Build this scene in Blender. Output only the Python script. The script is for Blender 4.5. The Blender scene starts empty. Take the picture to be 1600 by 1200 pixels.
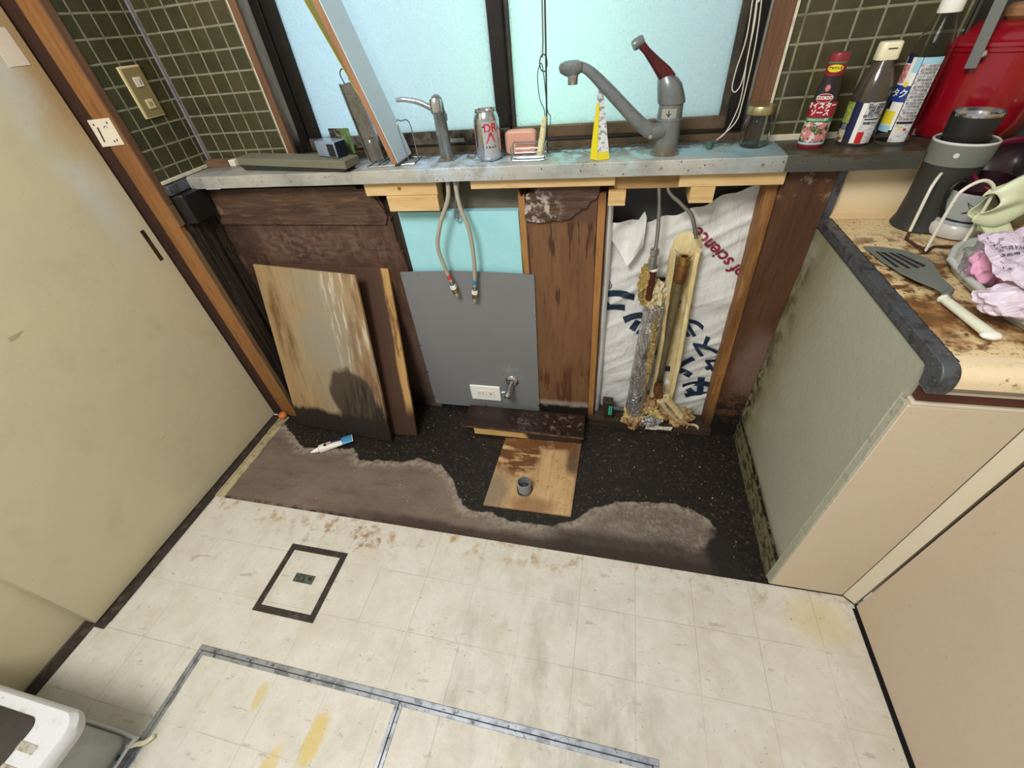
import bpy, bmesh, math, random
from mathutils import Vector, Matrix, noise
random.seed(7)
S = bpy.context.scene
COL = S.collection
PI = math.pi

# ---------------------------------------------------------------- camera, world, lights, exposure
CAM = Vector((1.0045, -1.1684, 1.2483)); F = 651.4575
yaw, pit, rol = -0.2868, 0.7289, -0.1172
fw = Vector((math.sin(yaw)*math.cos(pit), math.cos(yaw)*math.cos(pit), -math.sin(pit)))
ri = Vector((math.cos(yaw), -math.sin(yaw), 0)); up = ri.cross(fw)
RI = ri*math.cos(rol) + up*math.sin(rol); UP = -ri*math.sin(rol) + up*math.cos(rol)
cam = bpy.data.cameras.new('camera'); camo = bpy.data.objects.new('camera', cam); COL.objects.link(camo)
camo.matrix_world = Matrix(((RI.x, UP.x, -fw.x, CAM.x), (RI.y, UP.y, -fw.y, CAM.y), (RI.z, UP.z, -fw.z, CAM.z), (0, 0, 0, 1)))
cam.sensor_width = 36; cam.lens = 36*F/1600; cam.clip_start = .01
S.camera = camo

def at(px, py, ax, val):
    "the point on the plane <ax>=val of the room that the photograph shows at (px, py)"
    d = fw + RI*((px-800)/F) - UP*((py-600)/F)
    i = 'xyz'.index(ax)
    return CAM + d*((val-CAM[i])/d[i])

S.view_settings.view_transform = 'Standard'; S.view_settings.look = 'None'
S.view_settings.exposure = 0.0; S.view_settings.gamma = 1; S.view_settings.use_curve_mapping = False

def lin(c): return tuple((x/255/12.92 if x/255 <= .04045 else ((x/255+.055)/1.055)**2.4) for x in c)
w = bpy.data.worlds.new('world'); S.world = w; w.use_nodes = True
w.node_tree.nodes['Background'].inputs[0].default_value = (.93, .96, 1, 1)
w.node_tree.nodes['Background'].inputs[1].default_value = .55

def area(name, loc, target, sx, sy, power, color, shape='RECTANGLE'):
    l = bpy.data.lights.new(name, 'AREA'); l.shape = shape; l.size = sx; l.size_y = sy; l.energy = power; l.color = color
    o = bpy.data.objects.new(name, l); COL.objects.link(o); o.location = loc
    o.rotation_euler = (Vector(target)-Vector(loc)).to_track_quat('-Z', 'Y').to_euler(); return o
area('ceiling_lamp_light', (.42, -1.62, 2.28), (.62, -.45, .2), .70, .70, 44, (1, .97, .92), 'DISK')
area('outdoor_sky_light', (.66, .76, 1.62), (.64, .15, 1.35), .60, .8, 4.3, (.66, .90, 1))
area('outdoor_garden_light', (.80, .42, 1.16), (.80, .15, 1.16), .10, .35, .50, (.40, 1, .50))
area('outdoor_shade_light', (.22, .40, 1.2), (.16, .15, 1.2), .12, .8, .50, (.36, .60, 1))

# ---------------------------------------------------------------- materials
MATS = {}
class NT:
    def __init__(s, m): s.t = m.node_tree; s.co = s.n('ShaderNodeTexCoord').outputs['Object']; s.seed = 0
    def n(s, k, **kw):
        o = s.t.nodes.new(k)
        for a, b in kw.items(): setattr(o, a, b)
        return o
    def L(s, a, b): s.t.links.new(a, b)
    def vec(s, v, sc=(1, 1, 1), off=(0, 0, 0), rot=(0, 0, 0)):
        m = s.n('ShaderNodeMapping'); s.L(v, m.inputs[0]); m.inputs['Scale'].default_value = sc
        m.inputs['Location'].default_value = off; m.inputs['Rotation'].default_value = rot; return m.outputs[0]
    def noise(s, sc, st=(1, 1, 1), det=4, rough=.6, col=False, dist=0):
        s.seed += 1
        o = s.n('ShaderNodeTexNoise'); s.L(s.vec(s.co, st, (s.seed*3.7, s.seed*1.3, s.seed*2.1)), o.inputs['Vector'])
        o.inputs['Scale'].default_value = sc; o.inputs['Detail'].default_value = det; o.inputs['Roughness'].default_value = rough
        o.inputs['Distortion'].default_value = dist
        return o.outputs['Color' if col else 'Fac']
    def rng(s, f, a, b, c=0, d=1):
        o = s.n('ShaderNodeMapRange', interpolation_type='SMOOTHSTEP'); s.L(f, o.inputs[0])
        for i, v in enumerate((a, b, c, d)): o.inputs[i+1].default_value = v
        if a > b:
            o.inputs[1].default_value = b; o.inputs[2].default_value = a; o.inputs[3].default_value = d; o.inputs[4].default_value = c
        return o.outputs[0]
    def math(s, op, a, b=0):
        o = s.n('ShaderNodeMath', operation=op)
        for i, v in enumerate((a, b)):
            if isinstance(v, (int, float)): o.inputs[i].default_value = v
            else: s.L(v, o.inputs[i])
        return o.outputs[0]
    def mix(s, f, a, b):
        o = s.n('ShaderNodeMix', data_type='RGBA')
        for i, v in ((0, f), (6, a), (7, b)):
            if isinstance(v, (int, float)): o.inputs[i].default_value = v
            elif isinstance(v, tuple): o.inputs[i].default_value = (*lin(v), 1)
            else: s.L(v, o.inputs[i])
        return o.outputs[2]
# mask makers: each returns f(nt) -> socket in 0..1
def N(sc, lo, hi, st=(1, 1, 1), det=4, k=1, dist=0):
    return lambda n: n.math('MULTIPLY', n.rng(n.noise(sc, st, det, dist=dist), lo, hi), k)
def B(c, r, amp=.5, ns=12, soft=.25, k=1, det=5):
    def f(n):
        v = n.n('ShaderNodeVectorMath', operation='SUBTRACT'); n.L(n.co, v.inputs[0]); v.inputs[1].default_value = c
        u = n.n('ShaderNodeVectorMath', operation='DIVIDE'); n.L(v.outputs[0], u.inputs[0]); u.inputs[1].default_value = r
        l = n.n('ShaderNodeVectorMath', operation='LENGTH'); n.L(u.outputs[0], l.inputs[0])
        d = n.math('ADD', l.outputs['Value'], n.math('MULTIPLY', n.math('SUBTRACT', n.noise(ns, det=det), .5), amp*2))
        return n.math('MULTIPLY', n.rng(d, 1+soft, 1-soft), k)
    return f
def H(ax, e0, e1, amp=.03, ns=15, st=(1, 1, 1), k=1):
    "0 at e0 rising to 1 at e1 along the axis, edge made ragged by noise"
    def f(n):
        sp = n.n('ShaderNodeSeparateXYZ'); n.L(n.co, sp.inputs[0])
        d = n.math('ADD', sp.outputs['xyz'.index(ax)], n.math('MULTIPLY', n.math('SUBTRACT', n.noise(ns, st), .5), amp*2))
        return n.math('MULTIPLY', n.rng(d, e0, e1), k)
    return f
def A(attr, lo, hi, amp=.02, ns=20, k=1):
    def f(n):
        a = n.n('ShaderNodeAttribute', attribute_name=attr)
        d = n.math('ADD', a.outputs['Fac'], n.math('MULTIPLY', n.math('SUBTRACT', n.noise(ns, det=6), .5), amp*2))
        return n.math('MULTIPLY', n.rng(d, lo, hi), k)
    return f
def MUL(*fs):
    def f(n):
        r = fs[0](n)
        for g in fs[1:]: r = n.math('MULTIPLY', r, g(n))
        return r
    return f
def SPOT(sc, size, k=1):      # scattered small specks
    def f(n):
        v = n.n('ShaderNodeTexVoronoi'); n.L(n.vec(n.co, off=(n.seed, n.seed*.7, 0)), v.inputs['Vector']); v.inputs['Scale'].default_value = sc
        v.inputs['Randomness'].default_value = 1; n.seed += 1
        a = n.rng(v.outputs['Distance'], size, size*.5)
        sp = n.n('ShaderNodeSeparateColor'); n.L(v.outputs['Color'], sp.inputs[0])
        return n.math('MULTIPLY', n.math('MULTIPLY', a, n.rng(sp.outputs[0], .55, .6)), k)
    return f
def GRID(axes, px, pz, off=(0, 0), mort=.0025, wob=0, vary=None):
    "1 on the joints of a square grid"
    def f(n):
        sp = n.n('ShaderNodeSeparateXYZ'); n.L(n.co, sp.inputs[0])
        out = None
        for a, p, o in zip(axes, (px, pz), off):
            u = n.math('FRACT', n.math('DIVIDE', n.math('SUBTRACT', sp.outputs['xyz'.index(a)], o), p))
            d = n.math('MULTIPLY', n.math('MINIMUM', u, n.math('SUBTRACT', 1, u)), p)
            m = n.rng(d, mort, mort*.5)
            out = m if out is None else n.math('MAXIMUM', out, m)
        return out
    return f
def CELL(axes, px, pz, off=(0, 0)):
    def f(n):
        sp = n.n('ShaderNodeSeparateXYZ'); n.L(n.co, sp.inputs[0]); c = n.n('ShaderNodeCombineXYZ')
        for i, (a, p, o) in enumerate(zip(axes, (px, pz), off)):
            n.L(n.math('FLOOR', n.math('DIVIDE', n.math('SUBTRACT', sp.outputs['xyz'.index(a)], o), p)), c.inputs[i])
        wn = n.n('ShaderNodeTexWhiteNoise'); n.L(c.outputs[0], wn.inputs['Vector']); return wn.outputs['Value']
    return f
def mat(name, base, layers=(), rough=.6, metal=0, bump=None, coat=0, trans=0, alpha=1, spec=.5, sss=0, ior=1.45, roughlayers=()):
    m = bpy.data.materials.new(name); m.use_nodes = True; MATS[name] = m
    n = NT(m); b = m.node_tree.nodes['Principled BSDF']
    c = tuple(base)
    for f, col in layers: c = n.mix(f(n), c, col)
    if isinstance(c, tuple): b.inputs['Base Color'].default_value = (*lin(c), 1)
    else: n.L(c, b.inputs['Base Color'])
    if roughlayers:
        r = rough
        for f, v in roughlayers:
            mr = f(n); o = n.n('ShaderNodeMix', data_type='FLOAT'); n.L(mr, o.inputs[0])
            if isinstance(r, (int, float)): o.inputs[2].default_value = r
            else: n.L(r, o.inputs[2])
            o.inputs[3].default_value = v; r = o.outputs[0]
        n.L(r, b.inputs['Roughness'])
    else: b.inputs['Roughness'].default_value = rough
    b.inputs['Metallic'].default_value = metal
    b.inputs['Coat Weight'].default_value = coat; b.inputs['Transmission Weight'].default_value = trans; b.inputs['Alpha'].default_value = alpha
    b.inputs['Specular IOR Level'].default_value = spec; b.inputs['IOR'].default_value = ior
    if sss: b.inputs['Subsurface Weight'].default_value = sss; b.inputs['Subsurface Scale'].default_value = .01
    if bump:
        h = None
        for f, k in bump:
            x = n.math('MULTIPLY', f(n), k); h = x if h is None else n.math('ADD', h, x)
        bn = n.n('ShaderNodeBump'); bn.inputs['Distance'].default_value = 1; bn.inputs['Strength'].default_value = 1
        n.L(h, bn.inputs['Height']); n.L(bn.outputs[0], b.inputs['Normal'])
    return m

# ---------------------------------------------------------------- geometry helpers
def bmn(): return bmesh.new()
def face(bm, pts):
    return bm.faces.new([bm.verts.new(p) for p in pts])
def box(bm, lo, hi, mtx=None):
    x0, y0, z0 = lo; x1, y1, z1 = hi
    v = [Vector(p) for p in ((x0, y0, z0), (x1, y0, z0), (x1, y1, z0), (x0, y1, z0), (x0, y0, z1), (x1, y0, z1), (x1, y1, z1), (x0, y1, z1))]
    if mtx is not None: v = [mtx @ p for p in v]
    v = [bm.verts.new(p) for p in v]
    for f in ((0, 3, 2, 1), (4, 5, 6, 7), (0, 1, 5, 4), (1, 2, 6, 5), (2, 3, 7, 6), (3, 0, 4, 7)): bm.faces.new([v[i] for i in f])
    return bm
def BX(lo, hi, mtx=None): return box(bmn(), lo, hi, mtx)
def hexa(bm, b4, t4):
    v = [bm.verts.new(p) for p in list(b4)+list(t4)]
    for f in ((0, 3, 2, 1), (4, 5, 6, 7), (0, 1, 5, 4), (1, 2, 6, 5), (2, 3, 7, 6), (3, 0, 4, 7)): bm.faces.new([v[i] for i in f])
    return bm
def frame_axes(d):
    d = Vector(d).normalized(); a = Vector((0, 0, 1)) if abs(d.z) < .9 else Vector((1, 0, 0))
    x = d.cross(a).normalized(); return x, d.cross(x).normalized(), d
def lathe(bm, prof, base=(0, 0, 0), axis=(0, 0, 1), seg=32, sx=1, sy=1, fn=None, cap=True):
    "prof: (radius, height) pairs"
    if tuple(axis) == (0, 0, 1): X, Y, D = Vector((1, 0, 0)), Vector((0, 1, 0)), Vector((0, 0, 1))
    else: X, Y, D = frame_axes(axis)
    base = Vector(base); rings = []
    for r, h in prof:
        ring = []
        for i in range(seg):
            a = 2*PI*i/seg; rr = r*(fn(a, h) if fn else 1)
            ring.append(bm.verts.new(base + X*(rr*sx*math.cos(a)) + Y*(rr*sy*math.sin(a)) + D*h))
        rings.append(ring)
    for a, b in zip(rings, rings[1:]):
        for i in range(seg): bm.faces.new((a[i], a[(i+1) % seg], b[(i+1) % seg], b[i]))
    if cap:
        if prof[0][0] > 1e-5: bm.faces.new(rings[0][::-1])
        if prof[-1][0] > 1e-5: bm.faces.new(rings[-1])
    return bm
def spline(pts, k=8):
    pts = [Vector(p) for p in pts]; out = []
    P = [pts[0]*2-pts[1]] + pts + [pts[-1]*2-pts[-2]]
    for i in range(1, len(P)-2):
        for j in range(k):
            t = j/k; a, b, c, d = P[i-1:i+3]
            out.append(.5*((2*b)+(c-a)*t+(2*a-5*b+4*c-d)*t*t+(3*b-a-3*c+d)*t**3))
    return out + [pts[-1]]
def tube(bm, pts, r, seg=10, sm=True, k=8, rf=None, sx=1):
    pts = spline(pts, k) if sm else [Vector(p) for p in pts]
    rings = []; X = None
    for i, p in enumerate(pts):
        d = (pts[min(i+1, len(pts)-1)] - pts[max(i-1, 0)]).normalized()
        if X is None: X, _, _ = frame_axes(d)
        X = (X - d*X.dot(d)).normalized(); Y = d.cross(X)
        rr = rf(i/(len(pts)-1)) if rf else r
        rings.append([bm.verts.new(p + X*(rr*sx*math.cos(2*PI*j/seg)) + Y*(rr*math.sin(2*PI*j/seg))) for j in range(seg)])
    for a, b in zip(rings, rings[1:]):
        for i in range(seg): bm.faces.new((a[i], a[(i+1) % seg], b[(i+1) % seg], b[i]))
    bm.faces.new(rings[0][::-1]); bm.faces.new(rings[-1]); return bm
def prism(bm, pts, ext):
    ext = Vector(ext); a = [bm.verts.new(p) for p in pts]; b = [bm.verts.new(Vector(p)+ext) for p in pts]
    bm.faces.new(a[::-1]); bm.faces.new(b); n = len(a)
    for i in range(n): bm.faces.new((a[i], a[(i+1) % n], b[(i+1) % n], b[i]))
    bmesh.ops.recalc_face_normals(bm, faces=bm.faces); return bm
def blob(bm, c, r, amp=.2, ns=3, sub=3, seed=0):
    g = bmesh.ops.create_icosphere(bm, subdivisions=sub, radius=1)
    r = r if isinstance(r, tuple) else (r, r, r)
    for v in g['verts']:
        k = 1 + amp*noise.noise(v.co*ns + Vector((seed*7.3, seed, 0))) * 2
        v.co = Vector((v.co.x*r[0]*k, v.co.y*r[1]*k, v.co.z*r[2]*k)) + Vector(c)
    return bm
def grid(bm, fn, nu, nv):
    V = [[bm.verts.new(fn(i/nu, j/nv)) for j in range(nv+1)] for i in range(nu+1)]
    for i in range(nu):
        for j in range(nv): bm.faces.new((V[i][j], V[i+1][j], V[i+1][j+1], V[i][j+1]))
    return bm
def solidify(o, t, off=-1):
    m = o.modifiers.new('thickness', 'SOLIDIFY'); m.thickness = t; m.offset = off; return o
WORLDPARTS = []
def obj(name, bm, m, parent=None, smooth=False, bevel=0, world=True, sub=0, seg=2, origin=None):
    me = bpy.data.meshes.new(name)
    base = Vector((0, 0, 0))
    if parent is None and origin is not None: base = Vector(origin)
    if base.length:
        for v in bm.verts: v.co -= base
    bm.normal_update(); bm.to_mesh(me); bm.free()
    o = bpy.data.objects.new(name, me); COL.objects.link(o)
    me.materials.append(MATS[m] if isinstance(m, str) else m)
    if parent is not None:
        o.parent = parent
        if world and not parent.get('_w'):
            o.matrix_parent_inverse = Matrix.Translation(-parent.location)
        if world: WORLDPARTS.append(o); o['_w'] = 1
    elif origin is not None: o.location = base
    if bevel:
        b = o.modifiers.new('bevel', 'BEVEL'); b.width = bevel; b.segments = seg; b.limit_method = 'ANGLE'; b.angle_limit = .6
        b.harden_normals = False
    if sub:
        s = o.modifiers.new('sub', 'SUBSURF'); s.levels = sub; s.render_levels = sub
    if smooth or bevel or sub:
        for p in me.polygons: p.use_smooth = True
        if not sub:
            try:
                me.set_sharp_from_angle(angle=.7)
            except Exception: pass
    return o
def tag(o, label, cat, group=None):
    o['label'] = label; o['category'] = cat
    if group: o['group'] = group
    return o
def thing(name, loc, label, cat, group=None, rot=None):
    o = bpy.data.objects.new(name, None); COL.objects.link(o); o.location = loc; o.empty_display_size = .03
    if rot: o.rotation_euler = rot
    return tag(o, label, cat, group)
def struct(name, bm, m, **k):
    o = obj(name, bm, m, **k); o['kind'] = 'structure'; return o
def copy_tree(o, parent=None):
    c = o.copy(); COL.objects.link(c); c.parent = parent
    for ch in [q for q in S.objects if q.parent == o]: copy_tree(ch, c)
    return c
def text_bm(s, size, ext=.0003, align='CENTER', bold=0, shear=0, sx=1):
    cu = bpy.data.curves.new('t', 'FONT'); cu.body = s; cu.size = size; cu.extrude = ext; cu.align_x = align; cu.align_y = 'CENTER'
    cu.offset = bold; cu.shear = shear; cu.resolution_u = 3
    o = bpy.data.objects.new('t', cu); COL.objects.link(o); bpy.context.view_layer.update()
    dg = bpy.context.evaluated_depsgraph_get(); me = bpy.data.meshes.new_from_object(o.evaluated_get(dg))
    bm = bmn(); bm.from_mesh(me); bpy.data.objects.remove(o); bpy.data.curves.remove(cu); bpy.data.meshes.remove(me)
    if sx != 1:
        for v in bm.verts: v.co.x *= sx
    return bm
def xf(bm, mtx):
    for v in bm.verts: v.co = mtx @ v.co
    return bm
def basis(o, x, y):
    x = Vector(x).normalized(); z = x.cross(Vector(y)).normalized(); y = z.cross(x)
    return Matrix(((x.x, y.x, z.x, o[0]), (x.y, y.y, z.y, o[1]), (x.z, y.z, z.z, o[2]), (0, 0, 0, 1)))
def wrap(bm, R, a0, z0, base=(0, 0, 0)):
    "bend a flat drawing (x across, y up) round an upright cylinder; a0 = facing angle"
    for v in bm.verts:
        a = a0 + v.co.x/R; r = R + v.co.z
        v.co = Vector((base[0] + r*math.cos(a), base[1] + r*math.sin(a), base[2] + z0 + v.co.y))
    return bm
def patch(R, a0, da, z0, z1, base=(0, 0, 0), n=12, m=1, t=.0004):
    bm = bmn(); Rf = R if callable(R) else (lambda z: R)
    grid(bm, lambda u, v: Vector((base[0]+(Rf(z0+(z1-z0)*v)+t)*math.cos(a0-da+2*da*u), base[1]+(Rf(z0+(z1-z0)*v)+t)*math.sin(a0-da+2*da*u), base[2]+z0+(z1-z0)*v)), n, m)
    return bm
def disc_xy(r, n=24, sx=1, sy=1):
    bm = bmn(); bm.faces.new([bm.verts.new((r*sx*math.cos(2*PI*i/n), r*sy*math.sin(2*PI*i/n), 0)) for i in range(n)]); return bm
def join_bm(*bs):
    out = bmn()
    for b in bs:
        me = bpy.data.meshes.new('x'); b.to_mesh(me); b.free(); out.from_mesh(me); bpy.data.meshes.remove(me)
    return out

# dimensions of the room
W = 1.4956          # left side of the right-hand cabinet
XL = -.297          # left side wall
D = .5636           # cabinet depth
HL = .954           # top of the metal ledge
YT = .088           # tiled wall
XD = -.4065         # sliding door face
XR = 1.697          # cabinet fronts of the right run

# ================================================================ material library
wood_st = lambda a: {'x': (.12, 1, 1), 'y': (1, .12, 1), 'z': (1, 1, .12)}[a]
mat('vinyl', (208, 204, 192), [
    (N(3, .35, .7), (205, 200, 189)), (N(9, .42, .70, k=.6), (192, 184, 168)), (N(26, .45, .70, k=.5), (214, 211, 201)), (N(70, .5, .75, det=3, k=.35), (190, 182, 165)),
    (N(30, .60, .8, (1, .5, 1), k=.5), (160, 146, 126)), (N(5, .52, .7, k=.45), (192, 182, 160)), (N(45, .64, .70, (.4, 1, 1), k=.4), (140, 128, 112)),
    (MUL(B((.95, -.92, 0), (.30, .22, .5), .7, 7, .6), N(16, .42, .75, (1, .5, 1), k=.85)), (168, 161, 148)),
    (MUL(B((.2, -.62, 0), (.20, .06, .5), .7, 12, .5), N(35, .5, .7)), (150, 120, 86)),
    (MUL(H('y', -.66, -.60, .03), N(26, .5, .75)), (172, 146, 108)),
    (B((.40, -1.12, 0), (.022, .05, .5), .5, 30, .3, .75), (205, 180, 92)),
    (B((.32, -1.20, 0), (.02, .05, .5), .5, 30, .3, .6), (205, 180, 92)),
    (B((.21, -1.07, 0), (.014, .030, .5), .5, 40, .3, .6), (200, 175, 100)),
    (B((1.60, -.64, 0), (.07, .06, .5), .5, 20, .5, .4), (205, 190, 130)),
    (MUL(GRID('xy', .152, .152, (.683-.152*8, -.557), .0009), N(4, .42, .62, k=.6)), (160, 152, 138)),
    (SPOT(70, .10, .75), (70, 62, 54)), (SPOT(28, .06, .8), (60, 50, 42)),
    (N(60, .70, .74, (.15, 1, 1), k=.5), (120, 110, 95))],
    rough=.42, bump=[(N(60, .3, .7), .0003), (GRID('xy', .152, .152, (.683-.152*8, -.557), .0014), -.0004)],
    roughlayers=[(N(14, .35, .7), .55)])
mat('subfloor', (104, 88, 78), [
    (N(7, .35, .65, (.5, 1, 1)), (120, 104, 92)), (N(26, .5, .75, (.3, 1, 1), k=.5), (84, 68, 58)), (N(90, .5, .8, k=.3), (140, 126, 112)),
    (MUL(A('edge', -.045, -.012, .025, 16), N(60, .35, .6), A('edge', .02, .0, .018, 14, .85)), (150, 140, 124)), (MUL(A('front', .02, .004, .01, 30), N(40, .4, .6)), (48, 34, 28)),
    (MUL(A('dry', .0, .05, .05, 16), N(60, .4, .62)), (128, 118, 106)),
    (A('edge', -.004, .003, .020, 22), (29, 25, 21)),
    (MUL(A('dry', .01, .07, .03, 10), N(22, .42, .6, (.4, 1, 1))), (104, 94, 84)),
    (MUL(A('dry', .0, .04, .03, 18), SPOT(180, .22)), (215, 208, 196)),
    (MUL(A('front', .052, .022, .02, 12, .9), H('x', .0, .45, .05)), (58, 42, 35)), (MUL(A('front', .10, .06, .03, 12), H('x', .80, .95, .05, k=.8)), (46, 36, 31)), (B((1.44, -.50, 0), (.10, .11, 1), .4, 14, .2), (28, 24, 21)),
    (MUL(A('edge', .0, .02, .01), SPOT(120, .13, .8)), (190, 180, 165)),
    (MUL(A('edge', .0, .02, .01), N(90, .56, .70, k=.7)), (84, 70, 52)),
    (SPOT(60, .08, .7), (40, 32, 28))],
    rough=.75, bump=[(N(90, .3, .7), .0006), (N(25, .3, .7), .0008)], roughlayers=[(A('edge', -.01, .01, .02), .48)])
def tilewall(name, axes, off):
    g = GRID(axes, .0485, .0485, off, .0031)
    mat(name, (70, 66, 40), [(CELL(axes, .0485, .0485, off), (56, 57, 38)), (N(20, .4, .7, k=.5), (44, 44, 30)), (N(6, .4, .7, k=.4), (78, 66, 36)),
        (g, (132, 130, 106)), (MUL(g, N(30, .45, .7)), (100, 96, 76))], rough=.35,
        roughlayers=[(g, .9)], bump=[(g, -.0012), (N(30, .3, .7), .0004)])
tilewall('tile_back', 'xz', (.0, .945)); tilewall('tile_left', 'yz', (.088-.0485*.55, .945))
mat('tile_edge', (205, 198, 176), [(N(40, .5, .7), (170, 160, 135))])
mat('corner_seal', (128, 128, 132), [(N(40, .4, .7), (104, 104, 106))], rough=.8)
mat('door_cream', (206, 195, 162), [
    (N(3, .35, .65), (202, 193, 164)), (N(8, .5, .75, k=.4), (186, 175, 140)), (MUL(H('z', .95, 1.15, .05, 6), H('y', -.30, -.15, .04)), (178, 150, 108)),
    (MUL(B((0, -.23, 1.12), (.5, .05, .32), .35, 5, .6), N(4, .3, .5)), (204, 206, 198)), (SPOT(24, .09, .9), (110, 92, 62)), (SPOT(50, .06, .7), (90, 80, 60)),  # blue-white blob: highlight near the door's upper edge, painted into the colour
    (N(22, .70, .75, (1, .2, 1), k=.6), (140, 120, 88))], rough=.5, bump=[(N(8, .3, .7), .0006)])
def wood(name, a, b, c, axis='z', extra=(), rough=.65, bump=.0008, sc=22):
    st = wood_st(axis)
    return mat(name, a, [(N(sc, .35, .7, st, 5, dist=.6), b), (N(sc*4, .5, .72, st, 3, k=.55), c)] + list(extra), rough=rough,
               bump=[(N(sc*3, .3, .7, st), bump)])
wood('post_wood', (146, 100, 56), (126, 82, 42), (100, 62, 32), 'z', [(N(9, .55, .7, k=.4), (158, 114, 66))], .42)
wood('casing_wood', (112, 80, 56), (94, 64, 42), (74, 48, 30), 'z', rough=.55)
wood('weathered_brown', (124, 98, 70), (96, 74, 52), (70, 52, 38), 'z')
wood('dark_jamb', (58, 30, 14), (44, 22, 10), (30, 16, 8), 'z')
wood('weathered', (176, 170, 162), (140, 130, 120), (96, 86, 76), 'z', [(H('z', 1.06, .98, .03), (50, 42, 36))], .85)
wood('ply_left', (78, 52, 38), (62, 40, 29), (112, 80, 58), 'z', [
    (N(5, .45, .7, k=.6), (92, 66, 50)), (MUL(B((.0, 0, .72), (.32, 1, .07), .5, 9, .6, .55), N(60, .4, .62, (.5, 1, 1))), (116, 98, 84)),
    (MUL(H('z', .77, .80, .01), N(30, .45, .65)), (60, 42, 32)), (H('z', .12, .02, .05), (26, 20, 17)),
    (MUL(H('x', -.12, -.26, .06), N(8, .3, .6)), (52, 32, 22)), (MUL(H('x', .24, .34, .05), H('z', .5, .3, .1)), (92, 76, 66)),
    (SPOT(150, .14, .5), (150, 130, 110))])
wood('ply_top', (86, 64, 48), (66, 46, 34), (120, 92, 66), 'x', [(N(12, .5, .7, k=.8), (44, 30, 22)), (SPOT(140, .16, .6), (170, 150, 124)), (B((-.262, 0, .843), (.013, 1, .014), .15, 30, .1), (112, 92, 68))], bump=.002)
wood('ply_mid', (117, 83, 54), (104, 72, 45), (88, 58, 36), 'z', [
    (MUL(N(14, .52, .62, (2, 1, .35)), H('z', .30, .22, .04)), (84, 50, 28)), (MUL(N(20, .56, .6, (2, 1, .15)), H('z', .45, .55, .05)), (70, 40, 22)),
    (MUL(H('z', .10, .075, .02, 20), H('z', .02, .04)), (150, 136, 122)), (H('z', .078, .060, .022, 18), (30, 22, 18)),
    (MUL(H('z', .78, .80, .015, 12), N(10, .3, .5)), (92, 62, 44))])
wood('mould_flap', (84, 60, 46), (70, 48, 36), (120, 92, 72), 'x', [(MUL(N(60, .48, .6), B((.79, 0, .83), (.06, 1, .05), .4, 20, .5)), (180, 168, 156)), (N(20, .5, .7, k=.6), (56, 38, 30))], bump=.003)
wood('pine', (214, 184, 134), (200, 166, 112), (178, 140, 90), 'x', [(SPOT(60, .08, .8), (90, 54, 24))], .6, .0003)
wood('pine_upright', (170, 124, 68), (150, 102, 52), (120, 78, 38), 'z', [(H('z', .12, .0, .04), (60, 40, 24)), (H('z', .82, .88, .01), (90, 56, 28))], .6, .0004)
wood('pine_back', (176, 142, 92), (150, 116, 70), (120, 88, 50), 'x', [], .7, .0004)
wood('old_stud', (150, 104, 52), (118, 76, 36), (84, 52, 26), 'z', [(N(7, .5, .62, (1.5, 1, .3), k=.7), (170, 128, 72)), (H('z', .20, .02, .08), (70, 46, 26))])
wood('brown_board', (86, 54, 30), (70, 42, 24), (52, 30, 18), 'z', [
    (MUL(B((1.47, 0, .33), (.05, 1, .12), .4, 12, .5), N(6, .2, .4)), (112, 88, 74)), (MUL(H('z', .26, .1, .05), N(35, .45, .55)), (20, 16, 14)), (H('z', .13, .05, .05), (18, 15, 13)),
    (MUL(B((1.47, 0, .14), (.07, 1, .07), .4, 20, .6), SPOT(220, .3, .8)), (150, 140, 128)), (MUL(H('z', .84, .88), N(40, .55, .65)), (130, 110, 88))])
wood('sill_wood', (66, 50, 36), (46, 34, 25), (28, 22, 18), 'x', [(N(16, .5, .7), (24, 19, 16))])
wood('side_dark', (50, 38, 30), (34, 26, 20), (22, 17, 14), 'z', [(N(30, .6, .72, (1, 1, .3), k=.7), (82, 66, 50)), (SPOT(120, .16, .6), (190, 176, 150))], bump=.003)
wood('board_sand', (168, 140, 98), (150, 124, 88), (122, 98, 66), 'y', [
    (MUL(B((.27, .40, 0), (.13, .30, 1), .5, 7, .7), N(5, .25, .5)), (146, 138, 118)),
    (MUL(B((.08, .45, 0), (.035, .16, 1), .5, 10, .4), N(30, .4, .6, (1, .15, 1))), (112, 82, 44)),
    (MUL(H('x', .28, .34, .03), N(50, .5, .62, (1, .12, 1))), (196, 186, 166)),
    (MUL(H('x', .33, .40, .03), N(14, .4, .6, (1, .2, 1))), (120, 92, 66)),
    (B((.33, .17, 0), (.105, .14, 1), .30, 9, .10), (72, 62, 48)),
    (MUL(B((.38, .10, 0), (.11, .16, 1), .35, 9, .3), N(40, .4, .6, (1, .15, 1))), (36, 30, 24)),
    (H('y', .115, .085, .035, 14, (1.6, .6, 1)), (34, 28, 22)),
    (MUL(H('y', .14, .11, .04), SPOT(150, .18, .5)), (120, 108, 90))], .6, sc=16)
wood('board_split', (184, 148, 92), (168, 130, 78), (130, 94, 52), 'y', [
    (N(9, .62, .66, (2.5, .35, 1), k=.7), (90, 60, 30)), (H('x', .352, .342, .012, 5), (74, 50, 36)), (H('y', .17, .08, .06, 9), (66, 44, 32))], .6, sc=16)
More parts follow.
